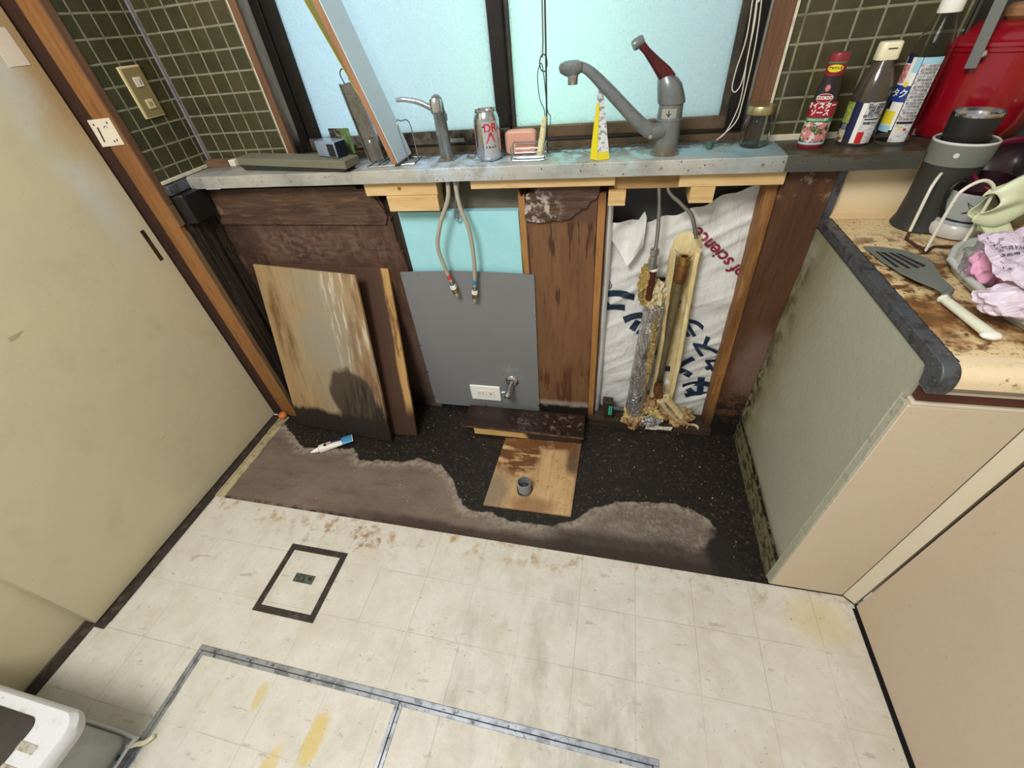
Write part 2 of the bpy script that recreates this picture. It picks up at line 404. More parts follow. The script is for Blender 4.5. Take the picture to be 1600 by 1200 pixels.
wood('trap_board', (198, 166, 120), (182, 148, 102), (152, 118, 78), 'y', [
    (MUL(B((.075, .225, 0), (.085, .085, 1), .45, 16, .2), N(30, .34, .5, (.5, 1.6, 1))), (104, 64, 30)), (B((.29, .235, 0), (.035, .075, 1), .5, 16, .3, .85), (66, 48, 34)),
    (MUL(H('y', .255, .275, .02, 20), N(20, .3, .5)), (110, 70, 36)), (B((.02, .05, 0), (.05, .09, 1), .4, 12, .5, .8), (126, 110, 92)), (B((.17, .02, 0), (.07, .035, 1), .5, 14, .5, .7), (128, 92, 60)),
    (N(60, .56, .70, k=.6), (132, 98, 62)), (SPOT(110, .16, .8), (60, 42, 28)), (H('x', .285, .305, .008, 20, k=.7), (120, 84, 52))], .6, sc=16)
wood('step_board', (44, 26, 20), (34, 20, 16), (24, 15, 12), 'x', [(MUL(N(10, .5, .65), SPOT(170, .3, .8)), (170, 156, 146)), (MUL(B((.82, -.09, 0), (.12, .05, 1), .5, 14, .5, .7), N(50, .52, .66)), (130, 116, 108))], rough=.35)
mat('step_edge', (110, 86, 58), [(N(20, .4, .6), (70, 52, 36))])
wood('step_batten', (212, 176, 112), (196, 158, 96), (160, 118, 66), 'x', [(H('x', .19, .225, .045, 16), (54, 38, 26)), (SPOT(70, .10), (90, 54, 26))], rough=.6)
mat('strip_board', (176, 164, 128), [(N(30, .5, .7), (130, 114, 80)), (SPOT(160, .25, .9), (62, 50, 34)), (N(9, .5, .7), (92, 78, 54))], rough=.85, bump=[(N(80, .3, .7), .001)])
mat('grey_board', (120, 122, 123), [(N(5, .4, .7, k=.4), (112, 114, 115)), (SPOT(40, .05, .6), (70, 70, 70)), (MUL(B((.66, 0, .225), (.04, 1, .03), .5, 30, .6), N(40, .4, .6)), (136, 138, 138))], rough=.45)
mat('foam_blue', (158, 214, 220), [(N(8, .4, .7, k=.4), (132, 200, 210)), (SPOT(45, .06, .8), (80, 120, 130))], rough=.7, bump=[(N(60, .3, .7), .0003)])
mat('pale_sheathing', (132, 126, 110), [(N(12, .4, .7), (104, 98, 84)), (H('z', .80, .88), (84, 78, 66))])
mat('void_wall', (74, 74, 72), [(N(6, .4, .7), (54, 54, 52))], rough=.9)
mat('wrap_white', (216, 216, 212), [(N(4, .4, .7, k=.4), (196, 196, 192)), (H('z', .07, .0, .04), (150, 140, 120)), (N(30, .62, .75, k=.3), (150, 146, 138))], rough=.42, bump=[(N(30, .3, .7, (1, 1, .4), dist=1), .0016)])
mat('ink_navy', (24, 44, 64), rough=.5); mat('ink_crimson', (128, 28, 50), rough=.5)
mat('ledge_steel', (184, 182, 172), [
    (N(8, .4, .65, k=.6), (140, 142, 138)), (MUL(H('y', -.046, .08), N(10, .3, .55)), (120, 118, 110)),
    (MUL(B((.58, .02, HL), (.20, .07, .1), .5, 12, .4), N(28, .38, .6)), (196, 214, 232)), (MUL(B((.95, .03, HL), (.22, .07, .1), .5, 12, .4), N(30, .42, .6)), (170, 206, 206)),  # pale blue patches: partly residue, partly the window's reflection painted in
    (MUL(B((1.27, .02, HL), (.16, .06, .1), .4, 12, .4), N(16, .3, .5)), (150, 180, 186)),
    (MUL(B((.7, .08, HL), (.9, .03, .1), .5, 20, .5), N(60, .45, .6)), (84, 70, 54)), (N(45, .62, .72, k=.7), (112, 84, 56)), (SPOT(60, .16), (96, 56, 34)), (SPOT(120, .18, .9), (70, 44, 32)), (H('x', 1.30, 1.42, .04, 8, k=.75), (84, 84, 80))],
    rough=.38, metal=.35, bump=[(N(6, .3, .7), .002), (N(60, .3, .7), .0003)], roughlayers=[(N(12, .4, .6), .6)])
mat('ledge_end', (92, 92, 86), [(N(8, .4, .65, k=.6), (72, 72, 66)), (MUL(H('z', HL-.002, HL), N(16, .3, .6)), (84, 68, 48)), (SPOT(90, .14), (50, 40, 32))], rough=.45, metal=.5)
wood('knotty', (120, 94, 70), (98, 72, 50), (78, 54, 38), 'x')
mat('packet_print', (206, 206, 204), [(N(300, .52, .6, (.3, .3, 1), det=2, k=.5), (120, 120, 124))], rough=.45)
mat('lead_metal', (94, 98, 104), [(N(40, .45, .65), (66, 68, 72)), (SPOT(120, .2), (150, 148, 140)), (N(16, .55, .7), (80, 72, 62))], rough=.45, metal=.5, bump=[(N(60, .3, .7), .0008)])
mat('grime_seal', (60, 54, 44), [(N(120, .4, .6), (34, 28, 22)), (SPOT(160, .25), (170, 160, 136))], rough=.7, bump=[(N(160, .3, .7), .002)])
mat('black_plastic', (26, 25, 25), [(N(20, .5, .7, k=.5), (50, 48, 46))], rough=.4)
mat('bronze_frame', (60, 54, 46), [(N(20, .45, .7), (84, 74, 60)), (N(60, .6, .75, k=.6), (110, 100, 86))], rough=.5, metal=.3)
mat('bronze_dark', (30, 27, 24), [(N(20, .5, .7, k=.5), (50, 44, 38))], rough=.4, metal=.3)
mat('window_dust', (66, 60, 52), [(N(50, .4, .6), (100, 92, 80)), (N(20, .5, .65), (34, 30, 26))], rough=.9, bump=[(N(80, .3, .7), .002)])
mat('bronze_tan', (112, 92, 68), [(N(14, .4, .7), (88, 72, 54)), (SPOT(60, .1, .7), (60, 46, 34))], rough=.5, metal=.3)
mat('cab_side', (166, 165, 148), [
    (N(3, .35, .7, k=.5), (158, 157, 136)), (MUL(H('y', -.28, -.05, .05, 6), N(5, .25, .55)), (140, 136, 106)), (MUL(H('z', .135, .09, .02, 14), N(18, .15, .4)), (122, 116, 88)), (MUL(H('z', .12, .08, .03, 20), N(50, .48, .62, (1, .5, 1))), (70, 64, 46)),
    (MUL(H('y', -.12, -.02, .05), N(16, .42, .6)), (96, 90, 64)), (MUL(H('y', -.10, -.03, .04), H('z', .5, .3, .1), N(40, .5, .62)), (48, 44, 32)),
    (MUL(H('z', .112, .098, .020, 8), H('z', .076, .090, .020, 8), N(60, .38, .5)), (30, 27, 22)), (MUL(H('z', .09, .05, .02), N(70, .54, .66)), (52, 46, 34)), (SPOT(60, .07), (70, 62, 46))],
    rough=.45, bump=[(N(60, .4, .7), .0003)])
mat('cab_front', (206, 190, 166), [(N(4, .4, .7, k=.4), (206, 186, 152)), (N(140, .45, .7, k=.25), (190, 172, 142)), (SPOT(36, .05, .7), (140, 112, 80))], rough=.45)
mat('cab_trim', (210, 200, 178), [(N(8, .4, .7, k=.4), (204, 190, 160))], rough=.45)
mat('cab_pink', (198, 182, 162), [(N(4, .4, .7, k=.4), (190, 172, 152)), (N(140, .45, .7, k=.25), (186, 166, 142)), (SPOT(30, .05, .7), (140, 112, 80))], rough=.5)
mat('cab_edge', (176, 174, 156), [(N(60, .5, .7, k=.6), (146, 142, 122)), (SPOT(80, .12), (90, 82, 62))], rough=.5)
mat('brown_rail', (72, 32, 20), [(N(14, .4, .7), (90, 42, 26))], rough=.35)
mat('gap_black', (14, 12, 11), rough=.9)
mat('counter', (222, 198, 152), [(N(6, .4, .65), (212, 184, 136)), (MUL(N(9, .44, .62), H('y', -.16, -.25, .05)), (150, 106, 60)), (MUL(N(34, .46, .6), H('y', -.05, -.2, .1)), (112, 76, 42)),
    (N(120, .57, .68), (116, 86, 56)), (SPOT(60, .20), (70, 44, 26)), (SPOT(130, .22), (84, 58, 36))], rough=.4, bump=[(N(90, .4, .7), .0004)])
mat('counter_edge', (230, 210, 172), [(N(26, .56, .72, k=.7), (186, 146, 92)), (N(90, .6, .7, k=.7), (90, 62, 36))], rough=.4)
mat('backsplash', (226, 206, 168), [(N(9, .4, .7, k=.4), (216, 194, 152)), (SPOT(40, .05), (110, 80, 50)), (H('z', .84, .80, .01, k=.7), (208, 176, 124))], rough=.35)
mat('chrome', (200, 202, 204), [(N(30, .5, .7, k=.4), (150, 150, 150))], rough=.16, metal=1)
mat('steel_brushed', (170, 172, 174), [(N(20, .4, .7, k=.5), (120, 120, 118))], rough=.32, metal=1)
mat('faucet_dull', (124, 129, 130), [(N(30, .45, .7, k=.6), (100, 104, 104)), (SPOT(90, .2, .6), (180, 176, 160)), (H('z', .985, .96, .02), (120, 114, 102))], rough=.3, metal=.45)
mat('faucet_red', (84, 24, 27), [(N(20, .4, .7), (64, 18, 20))], rough=.35)
mat('sticker_grey', (150, 150, 142), rough=.6)
mat('brass', (176, 140, 78), [(N(30, .4, .7), (140, 104, 56))], rough=.35, metal=.9)
mat('copper_old', (124, 84, 46), [(N(30, .4, .65), (92, 60, 36)), (N(12, .5, .65, k=.6), (150, 100, 44))], rough=.5, metal=.5)
mat('copper_pale', (120, 104, 72), [(N(20, .4, .65, (1, 1, .4)), (96, 84, 62)), (N(60, .55, .65), (84, 92, 76)), (H('z', .32, .2, .05), (58, 44, 32))], rough=.6, metal=.35)
mat('copper_dark', (96, 50, 34), [(N(20, .4, .65), (70, 38, 28))], rough=.5, metal=.5)
mat('hose_grey', (172, 166, 150), [(N(200, .4, .6, (1, 1, 3), k=.5), (140, 134, 120))], rough=.45, bump=[(N(300, .3, .7), .0004)])
mat('tape_red', (204, 50, 60), rough=.4); mat('tape_blue', (40, 120, 180), rough=.4)
mat('white_plastic', (232, 230, 222), rough=.35)
mat('outlet_white', (238, 238, 230), rough=.3)
mat('slot_dark', (30, 28, 26), rough=.8)
mat('outlet_tan', (150, 134, 92), [(N(80, .4, .7, k=.3), (136, 120, 82))], rough=.45, metal=.2)
mat('outlet_edge', (214, 196, 148), rough=.45)
mat('strike_cream', (222, 212, 192), [(N(20, .5, .7, k=.4), (200, 184, 158))], rough=.4)
mat('pull_bronze', (84, 72, 54), [(N(30, .4, .7), (64, 54, 40))], rough=.4, metal=.6)
mat('foil', (204, 202, 200), [(N(18, .60, .70, (1, 1, .35)), (170, 140, 84)), (N(40, .55, .7, (1, 1, .4)), (110, 100, 92))], rough=.28, metal=.8, bump=[(N(50, .3, .7, (1, 1, .35), dist=1.5), .006)])
mat('foil_scrap', (200, 198, 192), [(N(50, .55, .7), (140, 130, 112))], rough=.25, metal=.85, bump=[(N(70, .3, .7), .006)])
mat('glass_wool', (186, 154, 110), [(N(30, .4, .65), (160, 114, 70)), (N(60, .5, .7), (130, 84, 52)), (N(14, .5, .6), (210, 186, 120))], rough=.95, bump=[(N(90, .2, .8), .006)])
mat('yellow_wool', (190, 164, 100), [(N(40, .4, .65), (160, 124, 60)), (N(90, .5, .7), (220, 200, 140))], rough=.95, bump=[(N(110, .2, .8), .008)])
mat('cream_wool', (222, 210, 172), [(N(40, .45, .65), (196, 170, 110))], rough=.9, bump=[(N(90, .2, .8), .006)])
mat('tan_foam', (212, 194, 142), [(N(14, .4, .65, (1, 1, .3)), (196, 172, 116)), (N(60, .5, .7, (1, 1, .3)), (230, 216, 176))], rough=.7, bump=[(N(60, .3, .7, (1, 1, .3)), .001)])
mat('tan_foam_in', (186, 156, 96), [(N(20, .4, .65, (1, 1, .2)), (164, 130, 74))], rough=.7)
mat('paper_white', (232, 226, 212), [(N(60, .5, .65), (196, 180, 150))], rough=.8, bump=[(N(90, .2, .8), .003)])
mat('device_brown', (52, 44, 32), [(N(20, .4, .7), (36, 30, 22))], rough=.6)
mat('label_green', (64, 190, 150), rough=.6)
mat('pvc', (138, 144, 144), [(N(20, .4, .7), (118, 122, 120)), (H('z', .012, .0, .004), (70, 62, 54))], rough=.5)
mat('pvc_in', (40, 40, 38), [(N(60, .4, .6), (84, 82, 78))], rough=.8)
mat('hatch_dark', (48, 40, 34), [(N(40, .5, .7), (78, 68, 58))], rough=.55)
mat('pull_green', (92, 102, 90), [(N(80, .4, .65), (44, 52, 46)), (SPOT(200, .3, .7), (130, 136, 120))], rough=.55, metal=.4)
mat('alu', (172, 178, 186), [(N(30, .45, .65), (130, 134, 142)), (N(90, .58, .7), (90, 86, 80)), (SPOT(60, .14, .8), (84, 76, 62))], rough=.36, metal=.75)
mat('alu_gap', (60, 58, 56), rough=.8)
mat('tube_white', (226, 222, 210), [(N(60, .6, .75, k=.6), (150, 140, 126))], rough=.4)
mat('tube_blue', (70, 146, 190), [(N(20, .5, .7, k=.4), (110, 176, 206))], rough=.35)
mat('tube_black', (40, 40, 44), rough=.5); mat('tube_violet', (96, 92, 170), rough=.5); mat('tube_pink', (208, 110, 120), rough=.5)
mat('orange_peel', (206, 118, 54), [(N(10, .4, .7, k=.5), (186, 92, 34))], rough=.5, bump=[(N(160, .3, .7), .0005)])
mat('stem_green', (90, 80, 40), rough=.8)
mat('bin_white', (208, 210, 212), [(N(30, .55, .7, k=.5), (168, 166, 160)), (SPOT(40, .1, .6), (100, 92, 80))], rough=.4)
mat('bin_slot', (176, 172, 160), [(N(60, .45, .65), (140, 128, 104))])
mat('bin_grey', (160, 166, 162), [(N(20, .5, .7, k=.5), (136, 140, 134))], rough=.45)
mat('bin_dark', (52, 46, 44), [(N(8, .5, .7), (64, 56, 52))], rough=.5)
mat('can_metal', (196, 198, 202), [(N(30, .5, .7, k=.3), (160, 160, 164))], rough=.18, metal=1)
mat('can_white', (196, 198, 204), rough=.3, metal=.6)
mat('print_red', (186, 30, 36), rough=.5); mat('print_black', (24, 24, 28), rough=.5); mat('print_navy', (28, 32, 70), rough=.4)
mat('print_white', (226, 224, 218), rough=.5); mat('print_yellow', (222, 204, 50), rough=.5); mat('print_green', (60, 120, 80), rough=.5)
mat('print_pink', (214, 150, 150), [(N(160, .4, .6), (180, 90, 96))], rough=.5); mat('print_blue', (32, 58, 132), rough=.5); mat('print_sky', (150, 194, 214), rough=.5)
mat('print_lime', (176, 184, 90), [(N(120, .4, .6), (120, 140, 60))], rough=.5)
mat('print_grey', (120, 120, 124), rough=.5)
mat('sauce_red', (150, 26, 40), [(N(40, .4, .7, k=.4), (120, 20, 32))], rough=.3)
mat('sauce_dark', (34, 28, 32), rough=.25)
mat('cap_red', (128, 36, 44), rough=.35)
mat('food_print', (206, 200, 190), [(N(70, .45, .55), (196, 120, 120)), (N(90, .52, .58), (60, 84, 50)), (N(60, .58, .62), (70, 30, 30)), (N(80, .62, .66), (170, 190, 90))], rough=.4)
mat('bottle_brown', (62, 54, 44), [(N(20, .4, .7, (1, 1, .4), k=.5), (80, 70, 56))], rough=.2, coat=.5)
mat('cap_cream', (232, 224, 190), rough=.4)
mat('clear_plastic', (236, 240, 240), rough=.08, trans=1, ior=1.15)
mat('clear_glass', (240, 246, 244), rough=.03, trans=1, ior=1.25)
mat('gold_lid', (168, 156, 116), [(N(40, .4, .7), (140, 124, 80))], rough=.35, metal=.8)
mat('soap_pink', (206, 152, 130), [(N(10, .4, .7, k=.4), (190, 134, 112))], rough=.45)
mat('bristle', (224, 220, 180), [(N(90, .4, .65), (190, 180, 130))], rough=.9)
mat('packet_yellow', (222, 206, 40), [(N(30, .62, .66), (230, 228, 215)), (N(40, .62, .64), (130, 110, 60))], rough=.45)
mat('packet_white', (214, 216, 216), [(N(120, .5, .6, (.4, 1, 1)), (140, 144, 150))], rough=.45)
mat('stone_olive', (112, 110, 92), [(N(10, .4, .7, k=.4), (98, 96, 80))], rough=.6)
mat('stone_dark', (48, 48, 42), rough=.7)
mat('case_blue', (104, 120, 140), [(N(8, .4, .7, k=.5), (150, 164, 176))], rough=.25, coat=.3)
mat('case_black', (28, 32, 40), rough=.2)
mat('card_green', (108, 130, 84), [(N(60, .45, .6), (84, 104, 66))], rough=.35); mat('card_dark', (44, 42, 40), [(N(90, .5, .62), (120, 112, 96))], rough=.35)
mat('board_white', (196, 206, 212), [(N(4, .4, .7, k=.4), (182, 194, 202)), (N(30, .60, .7, (1, 1, .2), k=.4), (160, 168, 172))], rough=.35)
wood('board_brown', (156, 116, 86), (140, 100, 70), (116, 80, 54), 'z')
mat('sheet_lime', (190, 184, 84), rough=.5)
mat('grater', (124, 122, 112), [(SPOT(260, .32), (30, 30, 30)), (N(30, .5, .7, k=.5), (90, 84, 70))], rough=.38, metal=.75, bump=[(SPOT(260, .32), .001)])
mat('wire', (170, 172, 174), rough=.25, metal=1)
mat('wire_dark', (70, 72, 74), rough=.4, metal=.6)
mat('cord', (206, 200, 182), rough=.7); mat('toggle_green', (56, 92, 78), rough=.4)
mat('pot_red', (142, 10, 26), [(N(20, .5, .7, k=.3), (120, 6, 20))], rough=.28, coat=.6)
mat('strap_grey', (120, 124, 124), rough=.4, metal=.5)
wood('knob_wood', (160, 118, 82), (140, 98, 64), (118, 80, 50), 'x')
mat('cup_char', (50, 51, 47), [(N(10, .4, .7, k=.4), (42, 42, 38))], rough=.6)
mat('cup_grey', (112, 116, 108), [(N(12, .4, .7, k=.3), (98, 102, 94))], rough=.55)
mat('tumbler', (36, 36, 36), rough=.45)
mat('rack_white', (222, 218, 202), [(SPOT(160, .24, .6), (150, 130, 96))], rough=.4)
mat('rack_rust', (84, 46, 28), [(N(60, .4, .7), (50, 30, 22))], rough=.85)
mat('mug_grey', (176, 182, 184), [(N(8, .4, .7, k=.3), (160, 166, 168))], rough=.25)
mat('mug_white', (206, 204, 200), rough=.25)
mat('bowl_black', (38, 16, 22), rough=.3, coat=.3); mat('bowl_maroon', (104, 18, 44), rough=.3, coat=.3)
mat('glove', (214, 220, 186), [(N(12, .4, .7, k=.5), (196, 206, 164))], rough=.4, sss=.1)
mat('sponge_pink', (238, 176, 208), [(N(60, .4, .7, k=.4), (226, 152, 192))], rough=.85, bump=[(N(120, .3, .7), .001)])
mat('wrap_film', (222, 206, 220), [(N(16, .5, .7, k=.6), (200, 166, 190))], rough=.25, bump=[(N(24, .3, .7, dist=1), .003)])
mat('wrap_clear', (236, 230, 240), rough=.12, trans=.9, ior=1.1, bump=[(N(50, .3, .7, dist=1), .005)])
mat('tray_plastic', (192, 198, 194), [(N(8, .4, .7, k=.4), (174, 176, 166))], rough=.3, sss=.2)
mat('spatula_grey', (112, 116, 108), [(N(20, .4, .7, k=.4), (96, 98, 90))], rough=.45)
mat('handle_cream', (222, 222, 200), [(N(20, .5, .7, k=.4), (204, 202, 176))], rough=.35)
mat('leaf_green', (70, 130, 40), rough=.5)
mat('dark_metal', (120, 124, 130), rough=.25, metal=.9)
mat('lead_pipe', (70, 72, 74), rough=.5)
# patterned window glass: daylight scatters through it
gm = bpy.data.materials.new('patterned_glass'); gm.use_nodes = True; MATS['patterned_glass'] = gm
n = NT(gm); t = gm.node_tree; pb = t.nodes['Principled BSDF']; out = t.nodes['Material Output']
pb.inputs['Base Color'].default_value = (.62, .75, .78, 1); pb.inputs['Roughness'].default_value = .25
tr = n.n('ShaderNodeBsdfTranslucent'); tr.inputs['Color'].default_value = (.88, .97, .97, 1); mx = n.n('ShaderNodeMixShader'); mx.inputs[0].default_value = .88
bn = n.n('ShaderNodeBump'); bn.inputs['Distance'].default_value = .006; n.L(n.noise(150, det=2), bn.inputs['Height']); n.L(bn.outputs[0], tr.inputs['Normal']); n.L(bn.outputs[0], pb.inputs['Normal'])
n.L(pb.outputs[0], mx.inputs[1]); n.L(tr.outputs[0], mx.inputs[2]); n.L(mx.outputs[0], out.inputs[0])

# ================================================================ the setting
def smooth_grid(x0, x1, y0, y1, z, nx, ny): return grid(bmn(), lambda u, v: Vector((x0+(x1-x0)*u, y0+(y1-y0)*v, z)), nx, ny)
# vinyl floor (2 mm sheet), cut off where the sink unit stood
bm = BX((-.75, -2.3, -.03), (XR+.7, -D, 0)); struct('floor', bm, 'vinyl')
# bare plywood under the missing sink
line = [at(*p, 'z', -.004) for p in ((400, 640), (446, 664), (474, 700), (552, 700), (562, 718), (625, 722), (655, 716), (690, 728), (708, 750), (722, 788), (737, 797),
        (762, 800), (800, 815), (862, 822), (908, 808), (926, 795), (960, 783), (1060, 788), (1108, 812), (1138, 850), (1162, 900), (1200, 925))]
poly = [(p.x, p.y) for p in line] + [(1.7, -.7), (1.7, .4), (-.6, .4)]
def sdist(x, y, poly):
    d = 9; ins = False; n = len(poly)
    for i in range(n):
        (ax, ay), (bx, by) = poly[i], poly[(i+1) % n]
        vx, vy = bx-ax, by-ay; t = max(0, min(1, ((x-ax)*vx+(y-ay)*vy)/(vx*vx+vy*vy+1e-12)))
        d = min(d, math.hypot(x-ax-t*vx, y-ay-t*vy))
        if (ay > y) != (by > y) and x < (bx-ax)*(y-ay)/(by-ay)+ax: ins = not ins
    return d if ins else -d
bm = grid(bmn(), lambda u, v: Vector((-.40+2.0*u, -D+.0+(D+.13)*v, -.004)), 180, 60)
sf = struct('floor', bm, 'subfloor')
me = sf.data
for nm in ('edge', 'dry', 'front'): me.attributes.new(nm, 'FLOAT', 'POINT')
ed, dr, fr = [], [], []
for v in me.vertices:
    e = sdist(v.co.x, v.co.y, poly); ed.append(e); dr.append(min(-e, (v.co.x-.62)*.5)); fr.append(v.co.y+D)
for nm, a in (('edge', ed), ('dry', dr), ('front', fr)): me.attributes[nm].data.foreach_set('value', a)
solidify(sf, .02)

def window_wall():
    bm = bmn()
    x0, x1, zb, zt = .012, 1.316, .90, 1.86
    for lo, hi in (((XL-.1, YT, .90), (x0, YT+.08, 2.4)), ((x1, YT, .90), (1.66, YT+.08, 2.4)), ((x0, YT, zt), (x1, YT+.08, 2.4)), ((x0, YT, .90), (x1, YT+.08, .945))): box(bm, lo, hi)
    return bm
struct('wall_back', window_wall(), 'tile_back')
struct('wall_left', BX((XL-.03, -.1205, .93), (XL, YT, 2.4)), 'tile_left')
struct('trim_1', BX((XL-.002, YT-.009, .957), (XL+.006, YT+.001, 2.4)), 'corner_seal')
struct('trim_2', BX((XL-.004, -.1235, .955), (XL+.0025, -.1185, 2.4)), 'tile_edge')
struct('trim_3', join_bm(BX((XL, YT-.006, .9545), (.012, YT+.001, .966)), BX((XL, -.118, .9545), (XL+.006, YT, .964))), 'tile_edge', bevel=.001)
struct('trim_4', BX((1.334, YT-.006, .9545), (1.66, YT+.001, .968)), 'tile_edge', bevel=.001)
struct('wall_back', BX((1.66, .34, .85), (2.5, .38, 2.4)), 'void_wall')
struct('wall_right', BX((2.40, -2.3, -.03), (2.44, .38, 2.4)), 'backsplash')
struct('wall_right', BX((1.658, YT, .96), (1.666, .34, 2.4)), 'void_wall')
# post at the door, door, door track
struct('trim_5', BX((-.364, -.141, -.004), (-.299, -.118, 2.4)), 'post_wood', bevel=.002)
struct('trim_8', BX((-.2995, -.1405, .905), (-.2935, -.119, 2.4)), 'casing_wood', bevel=.001)
struct('trim_9', join_bm(BX((-.2995, -.1400, .842), (-.2945, -.120, .904)), BX((-.2995, -.1400, -.004), (-.2970, -.121, .82))), 'weathered_brown')
struct('trim_6', BX((-.425, -.1395, -.004), (-.364, -.06, 2.4)), 'dark_jamb')
struct('wall_left', join_bm(BX((XL-.03, -.123, -.004), (XL-.002, .02, .93)), BX((XL-.003, -.092, -.003), (XL+.006, -.052, .835)), BX((XL-.003, -.030, -.003), (XL+.004, -.002, .80))), 'side_dark')
dr = struct('door_1', BX((XD-.03, -1.012, .006), (XD, -.146, 2.3)), 'door_cream', bevel=.0015)
pl = obj('door_pull', BX((XD-.002, -.1815, .748), (XD+.0012, -.168, .845)), 'pull_bronze', dr, bevel=.001)
struct('door_2', BX((XD-.075, -2.3, .006), (XD-.042, -.9, 2.3)), 'door_cream', bevel=.0015)
struct('baseboard_left', join_bm(BX((XD-.04, -2.3, -.01), (XD-.003, -.15, .004)), BX((XD-.003, -1.02, -.01), (-.372, -.15, .003))), 'hatch_dark')
struct('trim_7', join_bm(BX((-.374, -D, -.01), (-.362, -.13, .005)), BX((-.362, -D, -.01), (-.333, -.15, .002))), 'strip_board', bevel=.002)
tag(obj('floor_edge_batten', tube(bmn(), [(-.372, -1.0, .004), (-.371, -.8, .008), (-.372, -.56, .005), (-.371, -.30, .012), (-.373, -.16, .01)], .004, 6), 'hatch_dark', smooth=True), 'thin dark cable lying along the foot of the cream sliding door', 'cable')
# stuck-on paper at the upper edge of the door
tag(obj('paper_scrap', BX((XD, -.215, 1.25), (XD+.001, -.168, 1.32)), 'strike_cream'), 'small cream paper scrap stuck high on the cream sliding door', 'paper')

# window: casing, jambs, aluminium frame, two sashes
win = struct('window_1', join_bm(BX((.020, .14, .950), (1.300, .19, .972)), BX((.020, .14, .972), (.052, .19, 1.86)), BX((1.262, .14, .972), (1.31, .19, 1.86)), BX((.020, .14, 1.83), (1.31, .19, 1.86))), 'bronze_dark', bevel=.002)
obj('casing', join_bm(BX((.012, YT-.010, .956), (.034, YT+.004, 1.9)), BX((1.292, YT-.010, .956), (1.334, YT+.004, 1.9))), 'casing_wood', win, bevel=.002)
obj('casing_edge', join_bm(BX((.008, YT-.008, .958), (.012, YT+.001, 1.9)), BX((1.334, YT-.008, .958), (1.340, YT+.001, 1.9))), 'tile_edge', win)
obj('jamb', join_bm(BX((.012, YT+.003, .95), (.024, .142, 1.86)), BX((1.298, YT+.003, .95), (1.314, .142, 1.86))), 'weathered', win)
obj('sill', BX((.024, YT-.001, .945), (1.298, .143, .9545)), 'window_dust', win)
def sash(x0, x1, y, zb, mt, gx0, gx1, gz, mb):
    f = obj('sash', join_bm(BX((x0, y, zb), (gx0, y+.022, 1.84)), BX((gx1, y, zb), (x1, y+.022, 1.84)), BX((gx0, y, 1.81), (gx1, y+.022, 1.84))), mt, win, bevel=.002)
    obj('sash_rail', BX((x0, y-.002, zb), (x1, y+.023, gz)), mb, f, bevel=.002)
    obj('pane', BX((gx0-.004, y+.009, gz-.004), (gx1+.004, y+.013, 1.815)), 'patterned_glass', f)
sash(.052, .700, .146, .960, 'bronze_dark', .094, .662, 1.003, 'window_dust')
sash(.670, 1.290, .166, .960, 'bronze_frame', .712, 1.246, .999, 'bronze_tan')
lt = obj('track_lip', BX((.03, .128, .9545), (1.298, .140, .966)), 'bronze_tan', win)
st = obj('sash_sticker', BX((.49, .1435, .974), (.560, .1445, .984)), 'sticker_grey', win)
struct('wall_back', join_bm(BX((-.06, .19, .85), (.020, .40, 2.4)), BX((1.31, .19, .85), (1.40, .40, 2.4))), 'weathered')  # unseen walls outside, added to shade the left and right of the glass
# ================================================================ wall lining below the ledge
def ragged(pts, amp, n, seed=0, y=0):
    out = []
    for i, (a, b) in enumerate(zip(pts, pts[1:]+pts[:1])):
        rag = len(a) > 2; k = n if rag else 1
        for j in range(k):
            t = j/k; x = a[0]+(b[0]-a[0])*t; z = a[1]+(b[1]-a[1])*t
            if rag and j: x += amp*noise.noise(Vector((x*40, z*40, seed)))*1.6; z += amp*noise.noise(Vector((x*40, z*40, seed+9)))*1.6
            out.append((x, y, z))
    return out
struct('wall_back', join_bm(BX((XL-.03, .10, -.02), (1.62, .13, .92)),), 'void_wall')
o = obj('plywood_sheet', prism(bmn(), ragged([(XL-.001, -.003), (.335, -.003), (.347, .22), (.352, .60, 1), (.335, .80, 1), (.318, .885), (XL-.001, .90)], .010, 14, 1), (0, .012, 0)), 'ply_left')
tag(o, 'large stained brown plywood panel left of the grey board, behind the two leaning boards', 'plywood')
o = obj('plywood_strip', prism(bmn(), ragged([(XL+.010, .797), (.322, .792, 1), (.330, .83), (.300, .890, 1), (.25, .905), (XL+.01, .906)], .006, 12, 3, -.007), (0, .0065, 0)), 'ply_top')
tag(o, 'dark rough plywood strip under the left end of the ledge', 'plywood strip')
t = thing('wall_stud', (.34, .03, 0), 'dark decayed stud in the gap left of the pale blue foam board', 'stud')
obj('stud', prism(bmn(), ragged([(.318, 0), (.350, 0), (.3625, .62, 1), (.3625, .86), (.325, .86)], .004, 14, 5, .013), (0, .05, 0)), 'side_dark', t)
o = obj('foam_board', BX((.361, .012, .30), (.7345, .038, .822)), 'foam_blue', bevel=.001)
tag(o, 'pale blue insulation board showing above the grey board', 'foam board')
tag(obj('sheathing_board', BX((.36, .045, .60), (.98, .06, .915)), 'pale_sheathing'), 'pale grey sheathing strip between the blue foam and the ledge', 'sheathing board')
t = thing('wall_stud', (.74, .02, 0), 'narrow brown split stud between blue foam and middle plywood panel', 'stud')
obj('stud', prism(bmn(), ragged([(.734, .0), (.757, .0), (.757, .872), (.748, .862), (.742, .880), (.738, .866, 1)], .003, 12, 8, .004), (0, .05, 0)), 'old_stud', t)
o = obj('plywood_sheet', prism(bmn(), ragged([(.7575, -.003), (.956, -.003), (.956, .905), (.90, .905, 1), (.80, .893, 1), (.765, .865, 1), (.7575, .80)], .006, 10, 2), (0, .012, 0)), 'ply_mid')
tag(o, 'water-stained tan plywood panel right of the grey board', 'plywood')
bm = bmn()
